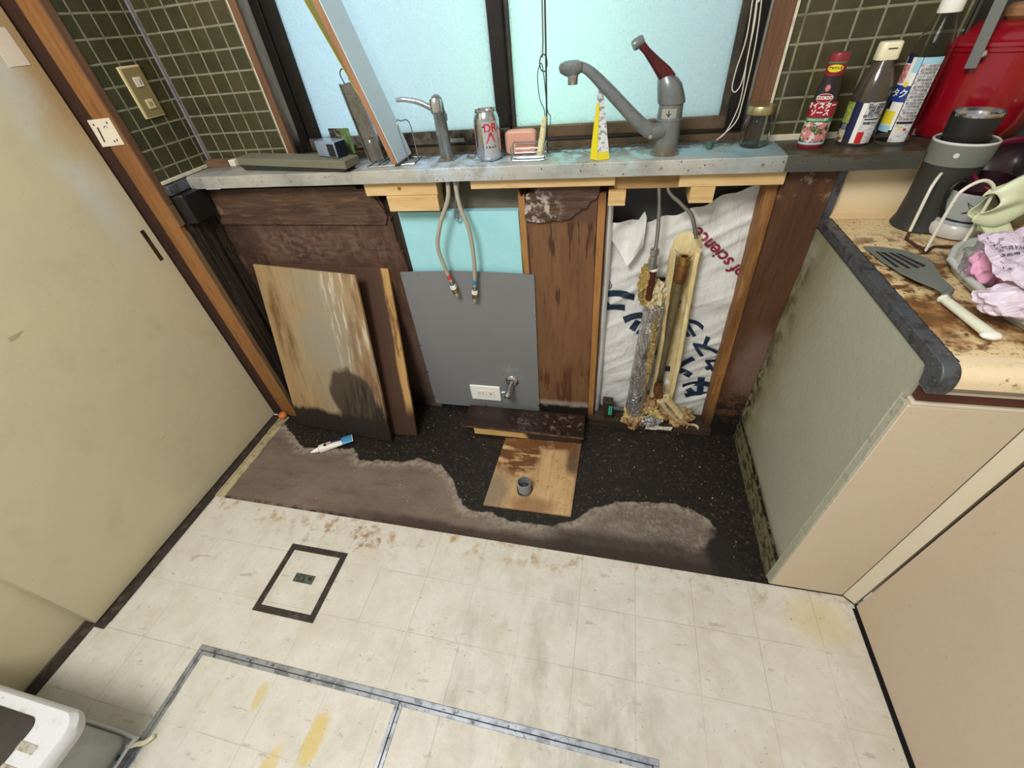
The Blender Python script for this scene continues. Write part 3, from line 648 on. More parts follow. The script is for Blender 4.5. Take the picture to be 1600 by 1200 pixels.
top = ragged([(.757, .80), (.80, .795, 1), (.87, .803, 1), (.905, .822, 1), (.9575, .865, 1), (.9575, .910), (.93, .915), (.88, .900, 1), (.82, .893, 1), (.765, .873, 1)], .006, 6, 12, -.0085)
o = obj('plywood_flap', prism(bm, top, (0, .008, 0)), 'mould_flap')
tag(o, 'mouldy peeling veneer flap at the top of the tan plywood panel', 'veneer')
t = thing('wall_stud', (.967, .02, 0), 'slim yellow-brown stud left of the white house wrap', 'stud')
obj('stud', BX((.9575, -.004, 0), (.978, .055, .872)), 'pine_upright', t, bevel=.001)
# right stud and board
t = thing('wall_stud', (1.40, .03, 0), 'golden brown stud right of the white house wrap', 'stud')
obj('stud', hexa(bmn(), [(1.388, -.001, 0), (1.425, -.001, 0), (1.425, .062, 0), (1.388, .062, 0)], [(1.358, -.001, .888), (1.40, -.001, .888), (1.40, .062, .888), (1.358, .062, .888)]), 'old_stud', t, bevel=.001)
o = obj('plywood_sheet', prism(bmn(), [(1.412, -.013, -.003), (W-.001, -.013, -.003), (W-.001, -.013, .915), (1.395, -.013, .915), (1.382, -.013, .88)], (0, .012, 0)), 'brown_board')
tag(o, 'dark brown board between the right stud and the cabinet side, blackened at its foot', 'plywood')
o = obj('sill_beam', prism(bmn(), ragged([(.966, -.003), (1.412, -.003), (1.412, .022, 1), (.966, .030)], .003, 14, 4, -.026), (0, .12, 0)), 'sill_wood')
tag(o, 'blackened wooden sill beam under the white house wrap', 'beam')
# pine supports under the ledge
def pine(lo, hi, label, m='pine', cat='wood block'):
    o = obj('pine_block', BX(lo, hi), m, bevel=.0012, origin=((lo[0]+hi[0])/2, (lo[1]+hi[1])/2, lo[2])); return tag(o, label, cat)
pine((.300, -.030, .884), (.520, .012, .919), 'fresh pine batten with a knot at the left under the ledge')
pine((.363, -.034, .841), (.518, .012, .8835), 'short thick pine block fixed below the knotty pine batten')
pine((.618, -.030, .896), (.998, .008, .919), 'long pine batten under the middle of the ledge')
pine((.995, -.012, .882), (1.155, .010, .919), 'recessed pine rail between the long batten and right batten', 'pine_back')
pine((.9835, -.030, .846), (1.027, .055, .8815), 'square pine block end above the left edge of the white wrap')
pine((1.150, -.030, .889), (1.382, .010, .919), 'pine batten under the ledge at the right, beside the stud')
pine((1.180, -.030, .850), (1.236, .055, .8885), 'pine block hanging below the right pine batten')
bm = bmn(); blob(bm, (.408, -.0303, .903), (.006, .0006, .005), .1, 2, 2); tag(obj('wood_knot', bm, 'post_wood', smooth=True), 'small brown knot on the left pine batten', 'knot')

# house wrap with its printing
def wy(x, z):
    return .055 + .006*math.sin(14*x+9*z) + .010*noise.noise(Vector((x*7+z*4, z*6-x*3, 1))) + .008*abs(noise.noise(Vector((x*9-z*14, z*5+x*4, 5)))) - .012*max(0, noise.noise(Vector((x*16-z*26, z*8, 8))))
def wtop(x):
    P = [(.975, .79), (.982, .76), (1.06, .765), (1.13, .782), (1.22, .812), (1.30, .845), (1.40, .868)]
    for (a, b), (c, d) in zip(P, P[1:]):
        if x <= c: return b+(d-b)*(x-a)/(c-a) + .004*math.sin(x*90)
    return P[-1][1]
t = thing('house_wrap', (1.19, .06, .0), 'white wrinkled plastic house wrap printed with navy and crimson lettering', 'house wrap')
o = obj('sheet', grid(bmn(), lambda u, v: Vector((.972+.435*u, wy(.972+.435*u, wtop(.972+.435*u)*v), .018+(wtop(.972+.435*u)-.018)*v)), 90, 150), 'wrap_white', t, smooth=True)
def flap(u, v):
    x = .985+.105*u; z = .775-.125*v*(1-abs(u-.62)*1.25)
    return Vector((x, wy(x, z)-.006-.022*v-.012*math.sin(u*7+v*3), z+.030*max(0, 1-abs(u-.93)*8)*(1-v)))
obj('torn_flap', grid(bmn(), flap, 16, 14), 'wrap_white', t, smooth=True)
obj('folded_edge', grid(bmn(), lambda u, v: Vector((.976+.022*u+.010*v*(1-v), .040-.02*math.sin(u*3)+.004*math.sin(v*20), .02+.83*v)), 6, 60), 'wrap_white', t, smooth=True)
def wall_text(s, p0, p1, size, m, bold=0, name='printed_text', sx=1, shear=0):
    a, b = at(*p0, 'y', .05), at(*p1, 'y', .05)
    bm = text_bm(s, size, .0002, 'LEFT', bold, shear, sx)
    L = max(v.co.x for v in bm.verts); d = Vector((b.x-a.x, 0, b.z-a.z)); k = d.length/L; d.normalize(); u = Vector((-d.z, 0, d.x))
    bmesh.ops.triangulate(bm, faces=bm.faces)
    for _ in range(4):
        es = [e for e in bm.edges if e.calc_length() > .009]
        if es: bmesh.ops.subdivide_edges(bm, edges=es, cuts=1); bmesh.ops.triangulate(bm, faces=bm.faces)
    for v in bm.verts:
        x, y, z = v.co; p = a + d*(x*k) + u*y; v.co = Vector((p.x, wy(p.x, p.z) - .0036 - z, p.z))
    bm.verts.ensure_lookup_table()
    dead = [v for v in bm.verts if v.co.x < .985 or v.co.x > 1.40 or v.co.z > wtop(v.co.x)]
    bmesh.ops.delete(bm, geom=dead, context='VERTS')
    return obj(name, bm, m, t)
wall_text('タイベック', (1112, 622), (946, 448), .125, 'ink_navy', .006)
wall_text('ハウスラップ', (1146, 614), (1030, 424), .072, 'ink_navy', .003)
wall_text('of science', (1160, 431), (1084, 358), .050, 'ink_crimson', .001, shear=.15)
wall_text('®', (955, 450), (945, 438), .030, 'ink_navy', 0)
wall_text('TM', (941, 434), (934, 427), .016, 'ink_navy', 0)

# grey board with screws, outlet and valve
def bow(x, z): return (-.006 - .010*math.cos((z-.32)/.31*PI/2)*.6 if 0 else -.006)
gp = [(.313, .019), (.764, .0215), (.774, .632)] + [(.774-(.774-.321)*k/10, .632+.008*math.sin(PI*k/10)) for k in range(1, 10)] + [(.321, .632)]
t = thing('grey_board', (.54, -.004, .02), 'smooth grey board screwed to the wall in the middle of the recess', 'wall board')
obj('board', prism(bmn(), [(x, -.0062, z) for x, z in gp], (0, .0055, 0)), 'grey_board', t)
for x, z in ((.328, .622), (.766, .618), (.325, .46), (.770, .47), (.321, .33), (.768, .33), (.766, .20), (.318, .20), (.316, .06), (.7615, .06), (.385, .625), (.54, .036)):
    obj('screw', lathe(bmn(), [(.0001, .0012), (.003, .001), (.0034, 0)], (x, -.0062, z), (0, -1, 0), 10), 'steel_brushed', t, smooth=True)
t = thing('wall_socket', (.5485, -.007, .07), 'white double wall socket on the grey board', 'wall socket')
obj('cover_plate', BX((.4865, -.0145, .0725), (.6115, -.0063, .1500)), 'outlet_white', t, bevel=.004, seg=3)
s = obj('socket_insert', BX((.512, -.0160, .095), (.588, -.0143, .128)), 'white_plastic', t, bevel=.001)
for x in (.520, .526, .538, .569, .573): obj('slot', BX((x, -.0164, .106), (x+.0016, -.0159, .117)), 'slot_dark', s)
t = thing('stop_valve', (.660, -.007, .17), 'chrome water valve on the grey board beside the white socket', 'water valve')
obj('flange', lathe(bmn(), [(.026, 0), (.026, .002), (.022, .006), (.016, .008)], (.663, -.0063, .181), (0, -1, 0), 28), 'chrome', t, smooth=True)
tip = Vector((.650, -.060, .140))
obj('valve_body', lathe(bmn(), [(.009, 0), (.010, .01), (.0125, .014), (.0125, .04), (.015, .045), (.015, .058), (.011, .062), (.007, .066), (.006, .063), (.0001, .063)], (.661, -.010, .176), tip-Vector((.661, -.010, .176)), 24), 'chrome', t, smooth=True)
obj('outlet_nipple', lathe(bmn(), [(.007, 0), (.007, .018), (.0085, .018), (.0085, .026), (.0055, .026), (.005, .022), (.0001, .022)], (.652, -.035, .150), (-1, -.25, 0), 18), 'chrome', t, smooth=True)

# insulated pipe, copper pipe in its foam shell, wool and scraps
def rag_tube(pts, r, amp, ns, seg=28, k=14, seed=0):
    bm = tube(bmn(), pts, r, seg, k=k)
    for v in bm.verts: v.co += v.co.normalized()*0 + Vector((1, 1, .3))*amp*noise.noise(v.co*ns+Vector((seed, 0, 0))) + Vector((-1, .4, 0))*amp*.6*noise.noise(v.co*ns*2.3)
    return bm
fp0 = at(992, 648, 'y', .005); fp1 = at(1012, 480, 'y', .005)
t = thing('foil_wrapped_pipe', (1.13, .0, .0), 'foil wrapped pipe with yellow wool torn open at its top', 'insulated pipe')
obj('foil_jacket', rag_tube([(1.128, .004, .035), (1.133, .004, .2), (1.138, .006, .36), (1.143, .008, .50), (1.143, .008, .535)], .0325, .003, 26), 'foil', t, smooth=True)
obj('wool_core', blob(bmn(), (1.138, .012, .560), (.028, .024, .050), .35, 3, 4, 2), 'cream_wool', t, smooth=True)
obj('yellow_wool', blob(bmn(), (1.110, .010, .605), (.020, .018, .060), .4, 3, 4, 4), 'yellow_wool', t, smooth=True)
obj('wool_strip', blob(bmn(), (1.152, -.024, .36), (.008, .006, .13), .5, 5, 4, 6), 'yellow_wool', t, smooth=True)
obj('wool_base', blob(bmn(), (1.130, -.006, .040), (.036, .030, .045), .35, 2.4, 4, 9), 'glass_wool', t, smooth=True)
obj('inner_pipe', tube(bmn(), [(1.122, -.006, .56), (1.123, -.006, .62), (1.124, -.006, .668)], .0095, 16), 'copper_dark', t, smooth=True)
obj('thread_tape', lathe(bmn(), [(.0115, 0), (.0125, .004), (.0115, .008)], (1.1238, -.006, .655), seg=18), 'white_plastic', t, smooth=True)
t = thing('copper_pipe', (1.21, .03, .1), 'greenish copper pipe with brass collar standing in a split tan foam shell', 'pipe')
px_ = 1.205
obj('pipe', tube(bmn(), [(1.203, .022, .20), (1.204, .022, .4), (1.205, .020, .62)], .0125, 18), 'copper_pale', t, smooth=True)
obj('collar', lathe(bmn(), [(.0125, 0), (.0165, .004), (.0165, .05), (.0150, .054)], (1.205, .020, .605), seg=22), 'copper_old', t, smooth=True)
obj('open_end', lathe(bmn(), [(.0135, 0), (.0150, .004), (.0150, .024), (.0138, .028), (.0095, .028), (.009, .010), (.0001, .010)], (1.205, .020, .658), seg=22), 'brass', t, smooth=True)
def shell(path, r0, r1, a0, a1, n=16, amp=.003, seed=0):
    pts = spline(path, 10); bm = bmn(); V = []
    for i, p in enumerate(pts):
        row = []
        for rr in (r0, r1):
            rng_ = range(n+1) if rr == r0 else range(n, -1, -1)
            for j in rng_:
                a = a0+(a1-a0)*j/n; q = Vector((p.x+rr*math.sin(a), p.y+rr*math.cos(a)*.8, p.z))
                q += Vector((1, 1, .5))*amp*noise.noise(q*30+Vector((seed, 0, 0))); row.append(bm.verts.new(q))
        V.append(row)
    for a, b in zip(V, V[1:]):
        m = len(a)
        for j in range(m): bm.faces.new((a[j], a[(j+1) % m], b[(j+1) % m], b[j]))
    bm.faces.new(V[0][::-1]); bm.faces.new(V[-1]); bmesh.ops.recalc_face_normals(bm, faces=bm.faces); return bm
obj('foam_shell', shell([(1.222, .030, .135), (1.222, .030, .3), (1.212, .028, .5), (1.207, .028, .665), (1.207, .030, .700)], .030, .043, -2.15, 2.15, amp=.0022), 'tan_foam', t, smooth=True)
obj('shell_top', blob(bmn(), (1.212, .050, .708), (.040, .016, .038), .06, 2, 4, 3), 'tan_foam', t, smooth=True)
obj('elbow', tube(bmn(), [(1.203, .020, .21), (1.203, .016, .175), (1.213, .008, .145)], .016, 18), 'copper_old', t, smooth=True)
obj('wire_tie', tube(bmn(), [(1.186, .006, .205), (1.203, -.002, .200), (1.220, .004, .208)], .0012, 6), 'copper_old', t, smooth=True)
o = obj('foam_tube', shell([(0, 0, 0), (0, 0, .04), (0, 0, .11)], .015, .024, -2.8, 2.8, amp=.001), 'tan_foam', world=False, smooth=True)
for v in o.data.vertices: v.co = Matrix.Rotation(math.radians(142), 3, 'Y') @ v.co
o.location = (1.222, -.010, .155); tag(o, 'short cut length of tan foam tube leaning at the foot of the copper pipe', 'foam tube')
tag(obj('wool_clump', blob(bmn(), (1.178, .018, .088), (.036, .026, .038), .35, 2.5, 4, 11), 'glass_wool', smooth=True), 'brown glass wool clump between foil pipe and foam shell', 'glass wool')
tag(obj('wool_clump', blob(bmn(), (1.300, .004, .052), (.040, .030, .034), .35, 2.5, 4, 13), 'glass_wool', smooth=True), 'glass wool tuft at the lower end of the cut foam tube', 'glass wool')
tag(obj('wool_clump', blob(bmn(), (1.225, .010, .055), (.040, .026, .030), .35, 2.5, 4, 15), 'glass_wool', smooth=True), 'yellowish glass wool clump on the sill beam behind the crumpled foil', 'glass wool')
tag(obj('foil_scrap', blob(bmn(), (1.190, -.022, .042), (.026, .012, .022), .5, 3, 4, 21), 'foil_scrap'), 'crumpled foil scrap at the foot of the foil wrapped pipe', 'foil')
tag(obj('foil_scrap', blob(bmn(), (1.246, -.006, .125), (.012, .008, .024), .5, 3, 3, 23), 'foil_scrap'), 'small foil scrap caught on the cut foam tube', 'foil')
tag(obj('foil_scrap', blob(bmn(), (1.222, -.022, .046), (.013, .008, .014), .5, 3, 3, 25), 'foil_scrap'), 'tiny foil scrap beside the torn white paper', 'foil')
o = obj('paper_scrap', prism(bmn(), ragged([(1.180, .0265, 1), (1.275, .0285, 1), (1.272, .010, 1), (1.178, .004)], .005, 8, 31, -.0295), (0, .002, 0)), 'paper_white')
tag(o, 'torn white paper stuck to the front of the black sill beam', 'paper')
o = obj('foam_ring', shell([(1.345, -.020, .005), (1.345, -.020, .02), (1.346, -.020, .032)], .018, .021, -1.8, 1.8, amp=.001), 'tan_foam', smooth=True)
tag(o, 'thin curved tan foam offcut on the sill near the right stud', 'foam offcut')
t = thing('junction_piece', (1.035, .0, .03), 'brown plastic block with green label at the left foot of the white wrap', 'pipe fitting')
obj('body', hexa(bmn(), [(1.022, -.012, .030), (1.056, -.014, .030), (1.058, .022, .030), (1.024, .024, .030)], [(1.010, -.016, .118), (1.048, -.018, .118), (1.050, .016, .118), (1.012, .018, .118)]), 'device_brown', t, bevel=.003)
lb = obj('green_label', BX((1.0355, -.0180, .055), (1.0480, -.0165, .100)), 'label_green', t)
for k in range(5): obj('label_mark', BX((1.038+.001*(k % 2), -.0184, .060+.008*k), (1.0455, -.0179, .0635+.008*k)), 'ink_navy', lb)
obj('side_port', tube(bmn(), [(1.050, .002, .075), (1.075, .002, .072), (1.095, .004, .070)], .009, 14), 'lead_pipe', t, smooth=True)

# ================================================================ leaning boards
def lean(name, BL, BR, TR, TL, th, m, label):
    BL, BR, TR, TL = map(Vector, (BL, BR, TR, TL))
    x = (BR-BL).normalized(); z = x.cross(TL-BL).normalized(); y = z.cross(x)
    R = Matrix((x, y, z)); loc = lambda p: R @ (p-BL)
    q = [loc(p) for p in (BL, BR, TR, TL)]
    bm = prism(bmn(), [Vector((p.x, p.y, 0)) for p in q], (0, 0, -th))
    o = obj(name, bm, m, world=False, bevel=.0008); o.matrix_world = Matrix.Translation(BL) @ R.transposed().to_4x4()
    tag(o, label, 'board'); return o
b1 = [(-.272, -.176, .002), (.199, -.214, .003)]
lean('leaning_board', at(466, 662, 'z', .003), at(612, 691, 'z', .003), at(566, 425, 'y', -.034), at(395, 413, 'y', -.034), .010, 'board_sand',
     'sandy plywood board with a large black damp stain, front one leaning on the wall')
lean('leaning_board', at(520, 672, 'z', .003), at(652, 681, 'z', .003), at(603, 421, 'y', -.014), at(437, 411, 'y', -.014), .010, 'board_split',
     'yellowish split board leaning behind the stained sandy board')

# ================================================================ things on the bare floor
t = thing('sealant_tube', (-.04, -.28, .0), 'white and blue sealant tube lying on the brown bare floor', 'tube')
p0, p1 = at(486, 707, 'z', .012), at(551, 684, 'z', .012); d = (p1-p0); L = d.length; d.normalize(); p0 = Vector((p0.x, p0.y, .0125)); 
Rr = basis(p0, d, Vector((0, 0, 1)).cross(d))
def tb(prof, flat=None):
    b = lathe(bmn(), prof, (0, 0, 0), (1, 0, 0), 20); 
    for v in b.verts:
        if flat: v.co.z *= flat(v.co.x); v.co.y *= 1+.25*max(0, (v.co.x/L-.4))
    return xf(b, Rr)
fl = lambda x: 1-.8*max(0, (x/L-.35)/.65)
obj('nozzle', tb([(.003, 0), (.005, .002), (.0045, .006), (.006, .009), (.008, .011), (.008, .019), (.010, .020), (.010, .030), (.006, .032)]), 'white_plastic', t, smooth=True)
obj('tube_body', tb([(.008, .030), (.0165, .034), (.0175, .045), (.0175, L*.60), (.0178, L*.80), (.018, L)], fl), 'tube_white', t, smooth=True)
obj('blue_end', tb([(.01805, L*.74), (.0183, L*.80), (.0185, L-.002)], fl), 'tube_blue', t, smooth=True)
for m_, x0, x1, y0, y1, zz in (('tube_black', .082, L*.74, .001, .014, .0120), ('tube_violet', .080, L*.77, -.004, .001, .0148), ('tube_pink', .068, .084, -.006, .0, .0165)):
    obj('label_patch', xf(grid(bmn(), lambda u, v: Vector((x0+(x1-x0)*u, y0+(y1-y0)*v, (.0181**2-min(.0175, abs(y0+(y1-y0)*v))**2)**.5*fl(x0+(x1-x0)*u)+.0006)), 6, 5), Rr), m_, t)
b = disc_xy(.0062); xf(b, Rr @ Matrix.Translation((.060, -.004, .0172)) @ Matrix.Rotation(.25, 4, 'X')); obj('logo', b, 'tube_black', t)
b = text_bm('Vネイル', .008, .0001); xf(b, Rr @ Matrix.Translation((.092, .008, .0150)) @ Matrix.Rotation(.3, 4, 'X')); obj('lettering', b, 'white_plastic', t) if 0 else b.free()
q = at(440, 648, 'z', .018)
q = Vector((-.350, -.160, .0)); t = thing('mandarin', (q.x, q.y, .002), 'small dried orange mandarin in the corner beside the door post', 'mandarin')
obj('fruit', lathe(bmn(), [(.0001, .002), (.009, .001), (.0158, .007), (.0178, .0145), (.0158, .023), (.009, .0285), (.003, .0282), (.0001, .0272)], (q.x, q.y, .002), seg=24), 'orange_peel', t, smooth=True)
obj('stem', lathe(bmn(), [(.003, 0), (.002, .003), (.0001, .003)], (q.x, q.y, .0290), seg=8), 'stem_green', t)
# boards on the floor in front of the grey board
a, b_, c, d_ = at(725, 645, 'z', .052), at(915, 656, 'z', .052), at(912, 684, 'z', .052), at(722, 664, 'z', .052)
t = thing('step_board', ((a.x+b_.x)/2, -.1, .0), 'dark varnished board end lying on a pine batten below the grey board', 'board')
a.y = b_.y = -.028; a.x += .012; b_.x -= .004
obj('plank', hexa(bmn(), [Vector((p.x, p.y, .042)) for p in (d_, c, b_, a)], [Vector((p.x, p.y, .052)) for p in (d_, c, b_, a)]), 'step_board', t, bevel=.001)
obj('plank_edge', hexa(bmn(), [Vector((p.x, p.y-e, .0425)) for p, e in ((d_, .0008), (c, .0008), (c, -.0), (d_, -.0))], [Vector((p.x, p.y-e, .0505)) for p, e in ((d_, .0008), (c, .0008), (c, -.0), (d_, -.0))]), 'step_edge', t)
p0 = at(740, 669, 'z', .040); p1 = at(908, 685, 'z', .040)
o = obj('pine_batten', hexa(bmn(), [(p0.x, p0.y, .008), (p1.x, p1.y, .008), (p1.x, p1.y+.06, .008), (p0.x, p0.y+.06, .008)], [(p0.x, p0.y, .0418), (p1.x, p1.y, .0418), (p1.x, p1.y+.06, .0418), (p0.x, p0.y+.06, .0418)]), 'step_batten', bevel=.001, origin=(p0.x, p0.y, .008))
tag(o, 'pale pine batten with a black damp end under the dark step board', 'batten')
q = [at(*p, 'z', .006) for p in ((755, 788), (892, 806), (909, 690), (790, 684))]
ctr = (q[0].x, q[0].y, -.004)
o = obj('trap_board', prism(bmn(), [Vector((p.x, p.y, .006)) for p in q], (0, 0, -.009)), 'trap_board', origin=ctr, bevel=.0008)
tag(o, 'square of weathered plywood on the bare floor round the grey drain pipe', 'board')
c = at(820, 765, 'z', .006)
t = thing('drain_pipe', (c.x, c.y, .006), 'short grey plastic drain pipe rising through the weathered plywood square', 'pipe')
obj('pipe', lathe(bmn(), [(.0230, 0), (.0228, .045), (.0210, .0455), (.0205, .004)], c, seg=36, cap=False), 'pvc', t, smooth=True)
obj('debris', lathe(bmn(), [(.0206, .012), (.012, .018), (.0001, .021)], c, seg=24, fn=lambda a, h: 1+.0*a), 'pvc_in', t, smooth=True)
obj('foot_rim', lathe(bmn(), [(.028, 0), (.027, .003), (.0246, .004)], c, seg=30, fn=lambda a, h: 1+.05*math.sin(5*a)), 'pvc_in', t, smooth=True)
# crumbs
bm = bmn()
for k in range(230):
    x = random.uniform(-.25, 1.46); y = random.uniform(-.52, -.03)
    if sdist(x, y, poly) < 0 and random.random() < .8: continue
    if any((.60 < x < .96 and -.46 < y < -.03, x < .30 and y > -.22)): continue
    s = random.uniform(.0008, .0022); blob(bm, (x, y, -.003+s*.5), s, .4, 2, 1, k)
o = obj('crumbs', bm, 'cream_wool'); tag(o, 'pale crumbs scattered over the black damp floor', 'crumbs'); o['kind'] = 'stuff'

# ================================================================ floor hatches
def frame2d(x0, x1, y0, y1, w_, z0, z1):
    bm = bmn()
    for a, b in (((x0, y0), (x1, y0+w_)), ((x0, y1-w_), (x1, y1)), ((x0, y0+w_), (x0+w_, y1-w_)), ((x1-w_, y0+w_), (x1, y1-w_))): box(bm, (a[0], a[1], z0), (b[0], b[1], z1))
    return bm
t = thing('floor_hatch', (.15, -.787, 0), 'small floor hatch with dark brown frame and worn green pull', 'floor hatch')
x0, x1, y0, y1 = .046, .251, -.891, -.683
def mitre(x0, x1, y0, y1, w_, z, h):
    o_ = [(x0, y0), (x1, y0), (x1, y1), (x0, y1)]; i_ = [(x0+w_, y0+w_), (x1-w_, y0+w_), (x1-w_, y1-w_), (x0+w_, y1-w_)]; bm = bmn()
    for k in range(4):
        j = (k+1) % 4; prism(bm, [(*o_[k], z), (*o_[j], z), (*i_[j], z), (*i_[k], z)], (0, 0, h))
    return bm
obj('frame', mitre(x0, x1, y0, y1, .0185, .0002, .0022), 'hatch_dark', t, bevel=.0006)
obj('lid', BX((x0+.0192, y0+.0192, .0002), (x1-.0192, y1-.0192, .0012)), 'vinyl', t, world=False).location = Vector((0, 0, 0)) - t.location
h = obj('finger_pull', BX((.119, -.794, .0012), (.186, -.768, .0024)), 'pull_green', t, bevel=.0005)
obj('finger_hole', lathe(bmn(), [(.006, 0), (.006, .0002)], (.172, -.779, .0024), seg=14, sy=.8), 'slot_dark', h)
X0, X1, X2, Y1 = -.037, .575, 1.187, -.998
t = thing('cellar_hatch', (X1, Y1-.3, 0), 'large double floor hatch with aluminium frame at the front of the floor', 'floor hatch')
def rail(bm, lo, hi, ax):
    box(bm, lo, hi)
obj('frame', join_bm(BX((X0, Y1-.012, .0002), (X2, Y1, .0035)), BX((X0, -1.62, .0002), (X0+.012, Y1-.012, .0035)), BX((X2-.012, -1.62, .0002), (X2, Y1-.012, .0035)), BX((X0, -1.632, .0002), (X2, -1.62, .0035))), 'alu', t, bevel=.001)
obj('frame_gap', join_bm(BX((X0+.012, Y1-.0135, .0002), (X2-.012, Y1-.012, .0012)), BX((X0+.012, -1.62, .0002), (X0+.0135, Y1-.012, .0012)), BX((X2-.0135, -1.62, .0002), (X2-.012, Y1-.012, .0012)), BX((X1-.001, -1.62, .0002), (X1+.001, Y1-.0135, .0012))), 'alu_gap', t)
for a, b in ((X0+.0135, X1-.001), (X1+.001, X2-.0135)):
    ld = obj('lid', BX((a+.009, -1.61, .0002), (b-.009, Y1-.0225, .0016)), 'vinyl', t, world=False); ld.location = -t.location
    fr_ = obj('lid_frame', mitre(a, b, -1.6185, Y1-.0135, .009, .0002, .0030), 'alu', ld, world=False, bevel=.0008)

# white step bin at the lower left
bz = .262
def P3(px, py, z=bz): return at(px, py, 'z', z)
t = thing('plastic_bin', (-.2, -1.3, 0), 'white plastic bin with dark lid panel at the lower left of the floor', 'bin')
cr = P3(118, 1117, .26)
def rrect(x0, x1, y0, y1, r, z, n=6):
    out = []
    for cx, cy, a in ((x1-r, y1-r, 0), (x0+r, y1-r, PI/2), (x0+r, y0+r, PI), (x1-r, y0+r, 1.5*PI)):
        out += [(cx+r*math.cos(a+PI/2*k/n), cy+r*math.sin(a+PI/2*k/n), z) for k in range(n+1)]
    return out
def loft(bm, rings, cap=True):
    R_ = [[bm.verts.new(p) for p in r] for r in rings]
    for a, b in zip(R_, R_[1:]):
        m = len(a)
        for j in range(m): bm.faces.new((a[j], a[(j+1) % m], b[(j+1) % m], b[j]))
    if cap: bm.faces.new(R_[0][::-1]); bm.faces.new(R_[-1])
    return bm
yx = -1.207; xr = -.043      # back right foot of the bin
obj('body', loft(bmn(), [rrect(-.46, xr-.010, -1.50, yx-.004, .02, .004), rrect(-.40, -.030, -1.49, yx-.004, .03, .10), rrect(-.395, -.010, -1.485, yx-.002, .03, .235)]), 'bin_grey', t, smooth=True)
obj('foot_flange', loft(bmn(), [rrect(-.50, xr, -1.52, yx, .02, .0015), rrect(-.50, xr, -1.52, yx, .02, .012), rrect(-.49, xr-.01, -1.51, yx-.008, .02, .016)]), 'bin_grey', t, smooth=True)
obj('side_rib', tube(bmn(), [(-.30, yx+.002, .020), (-.05, yx+.001, .020), (-.036, yx-.02, .02), (-.036, -1.4, .02)], .004, 8), 'bin_white', t, smooth=True)
obj('lid_rim', loft(bmn(), [rrect(-.42, .020, -1.5, -1.192, .035, .225), rrect(-.43, .030, -1.5, -1.186, .04, .240), rrect(-.43, .030, -1.5, -1.186, .04, .256), rrect(-.42, .022, -1.49, -1.194, .035, .266)]), 'bin_white', t, smooth=True)
obj('lid_panel', loft(bmn(), [rrect(-.40, -.055, -1.47, -1.214, .02, .262), rrect(-.40, -.055, -1.47, -1.214, .02, .2685), rrect(-.397, -.058, -1.467, -1.217, .02, .2695)]), 'bin_dark', t, smooth=True)
for k in (0, 1): obj('lid_slot', BX((-.058, -1.262-.034*k, .2655), (-.012, -1.248-.034*k, .2675)), 'bin_slot', t, bevel=.004)
o = obj('plastic_strap', tube(bmn(), [at(x, y, 'z', z) for x, y, z in ((196, 1168, .02), (212, 1163, .012), (226, 1160, .010), (240, 1150, .014))], .0035, 8, sx=1.6), 'cap_cream', smooth=True)
tag(o, 'cream plastic strap end on the floor at the corner of the bin', 'strap')
o = obj('grey_rod', tube(bmn(), [at(122, 1197, 'z', .012), at(192, 1183, 'z', .012)], .006, 8, sm=False), 'lead_metal', smooth=True)
tag(o, 'short blue-grey rod lying in front of the bin', 'rod')
# ================================================================ metal ledge
t = thing('metal_ledge', (.66, .02, .922), 'long stained metal ledge under the window carrying the two faucets and bottles', 'ledge')
def ledge_bm(x0, x1, yf, yb, z, lip, bump=.0):
    n = 60; bm = bmn()
    def f(u, v):
        x = x0+(x1-x0)*u; prof = [(yb, 0), ((yf+yb)/2, .0006), (yf+.0015, 0), (yf, -.0015), (yf-.0005, -.5*lip), (yf, -lip), (yf+.010, -lip)]
        y, dz = prof[int(round(v*6))]
        w_ = .0015*noise.noise(Vector((x*9, 0, 3))); return Vector((x, y + (w_ if y < 0 else 0), z + dz + .5*w_))
    return grid(bm, f, n, 6)
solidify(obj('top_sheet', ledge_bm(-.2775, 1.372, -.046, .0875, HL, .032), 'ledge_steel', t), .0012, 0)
solidify(obj('end_sheet', ledge_bm(1.368, 1.625, -.0475, .0875, HL+.0012, .034), 'ledge_end', t), .0012, 0)
obj('corner_shelf', BX((1.625, .012, .925), (2.4, .335, HL)), 'ledge_end', t)
obj('left_return', BX((XL+.001, -.121, .925), (-.2775, -.03, HL-.002)), 'lead_metal', t, bevel=.003)
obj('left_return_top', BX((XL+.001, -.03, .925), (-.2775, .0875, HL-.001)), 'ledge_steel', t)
o = obj('plastic_bracket', hexa(bmn(), [(XL+.002, -.115, .835), (-.262, -.105, .835), (-.262, -.020, .835), (XL+.002, -.020, .835)], [(XL+.002, -.118, .924), (-.258, -.112, .924), (-.258, -.015, .924), (XL+.002, -.015, .924)]), 'black_plastic', bevel=.006, origin=(-.28, -.06, .835))
tag(o, 'black plastic bracket below the left end of the ledge in the corner', 'bracket')
# window dust, paper residue and painted window reflection on the ledge
o = obj('wood_offcut', BX((-.288, .058, .9545), (-.205, .081, .975)), 'knotty', bevel=.001, origin=(-.25, .07, .9545)); tag(o, 'small worn wood offcut on the left corner of the ledge', 'wood block')
o = obj('cork_offcut', BX((-.203, .060, .9545), (-.180, .082, .973)), 'strike_cream', bevel=.002, origin=(-.19, .07, .9545)); tag(o, 'small cream block beside the worn wood offcut', 'block')

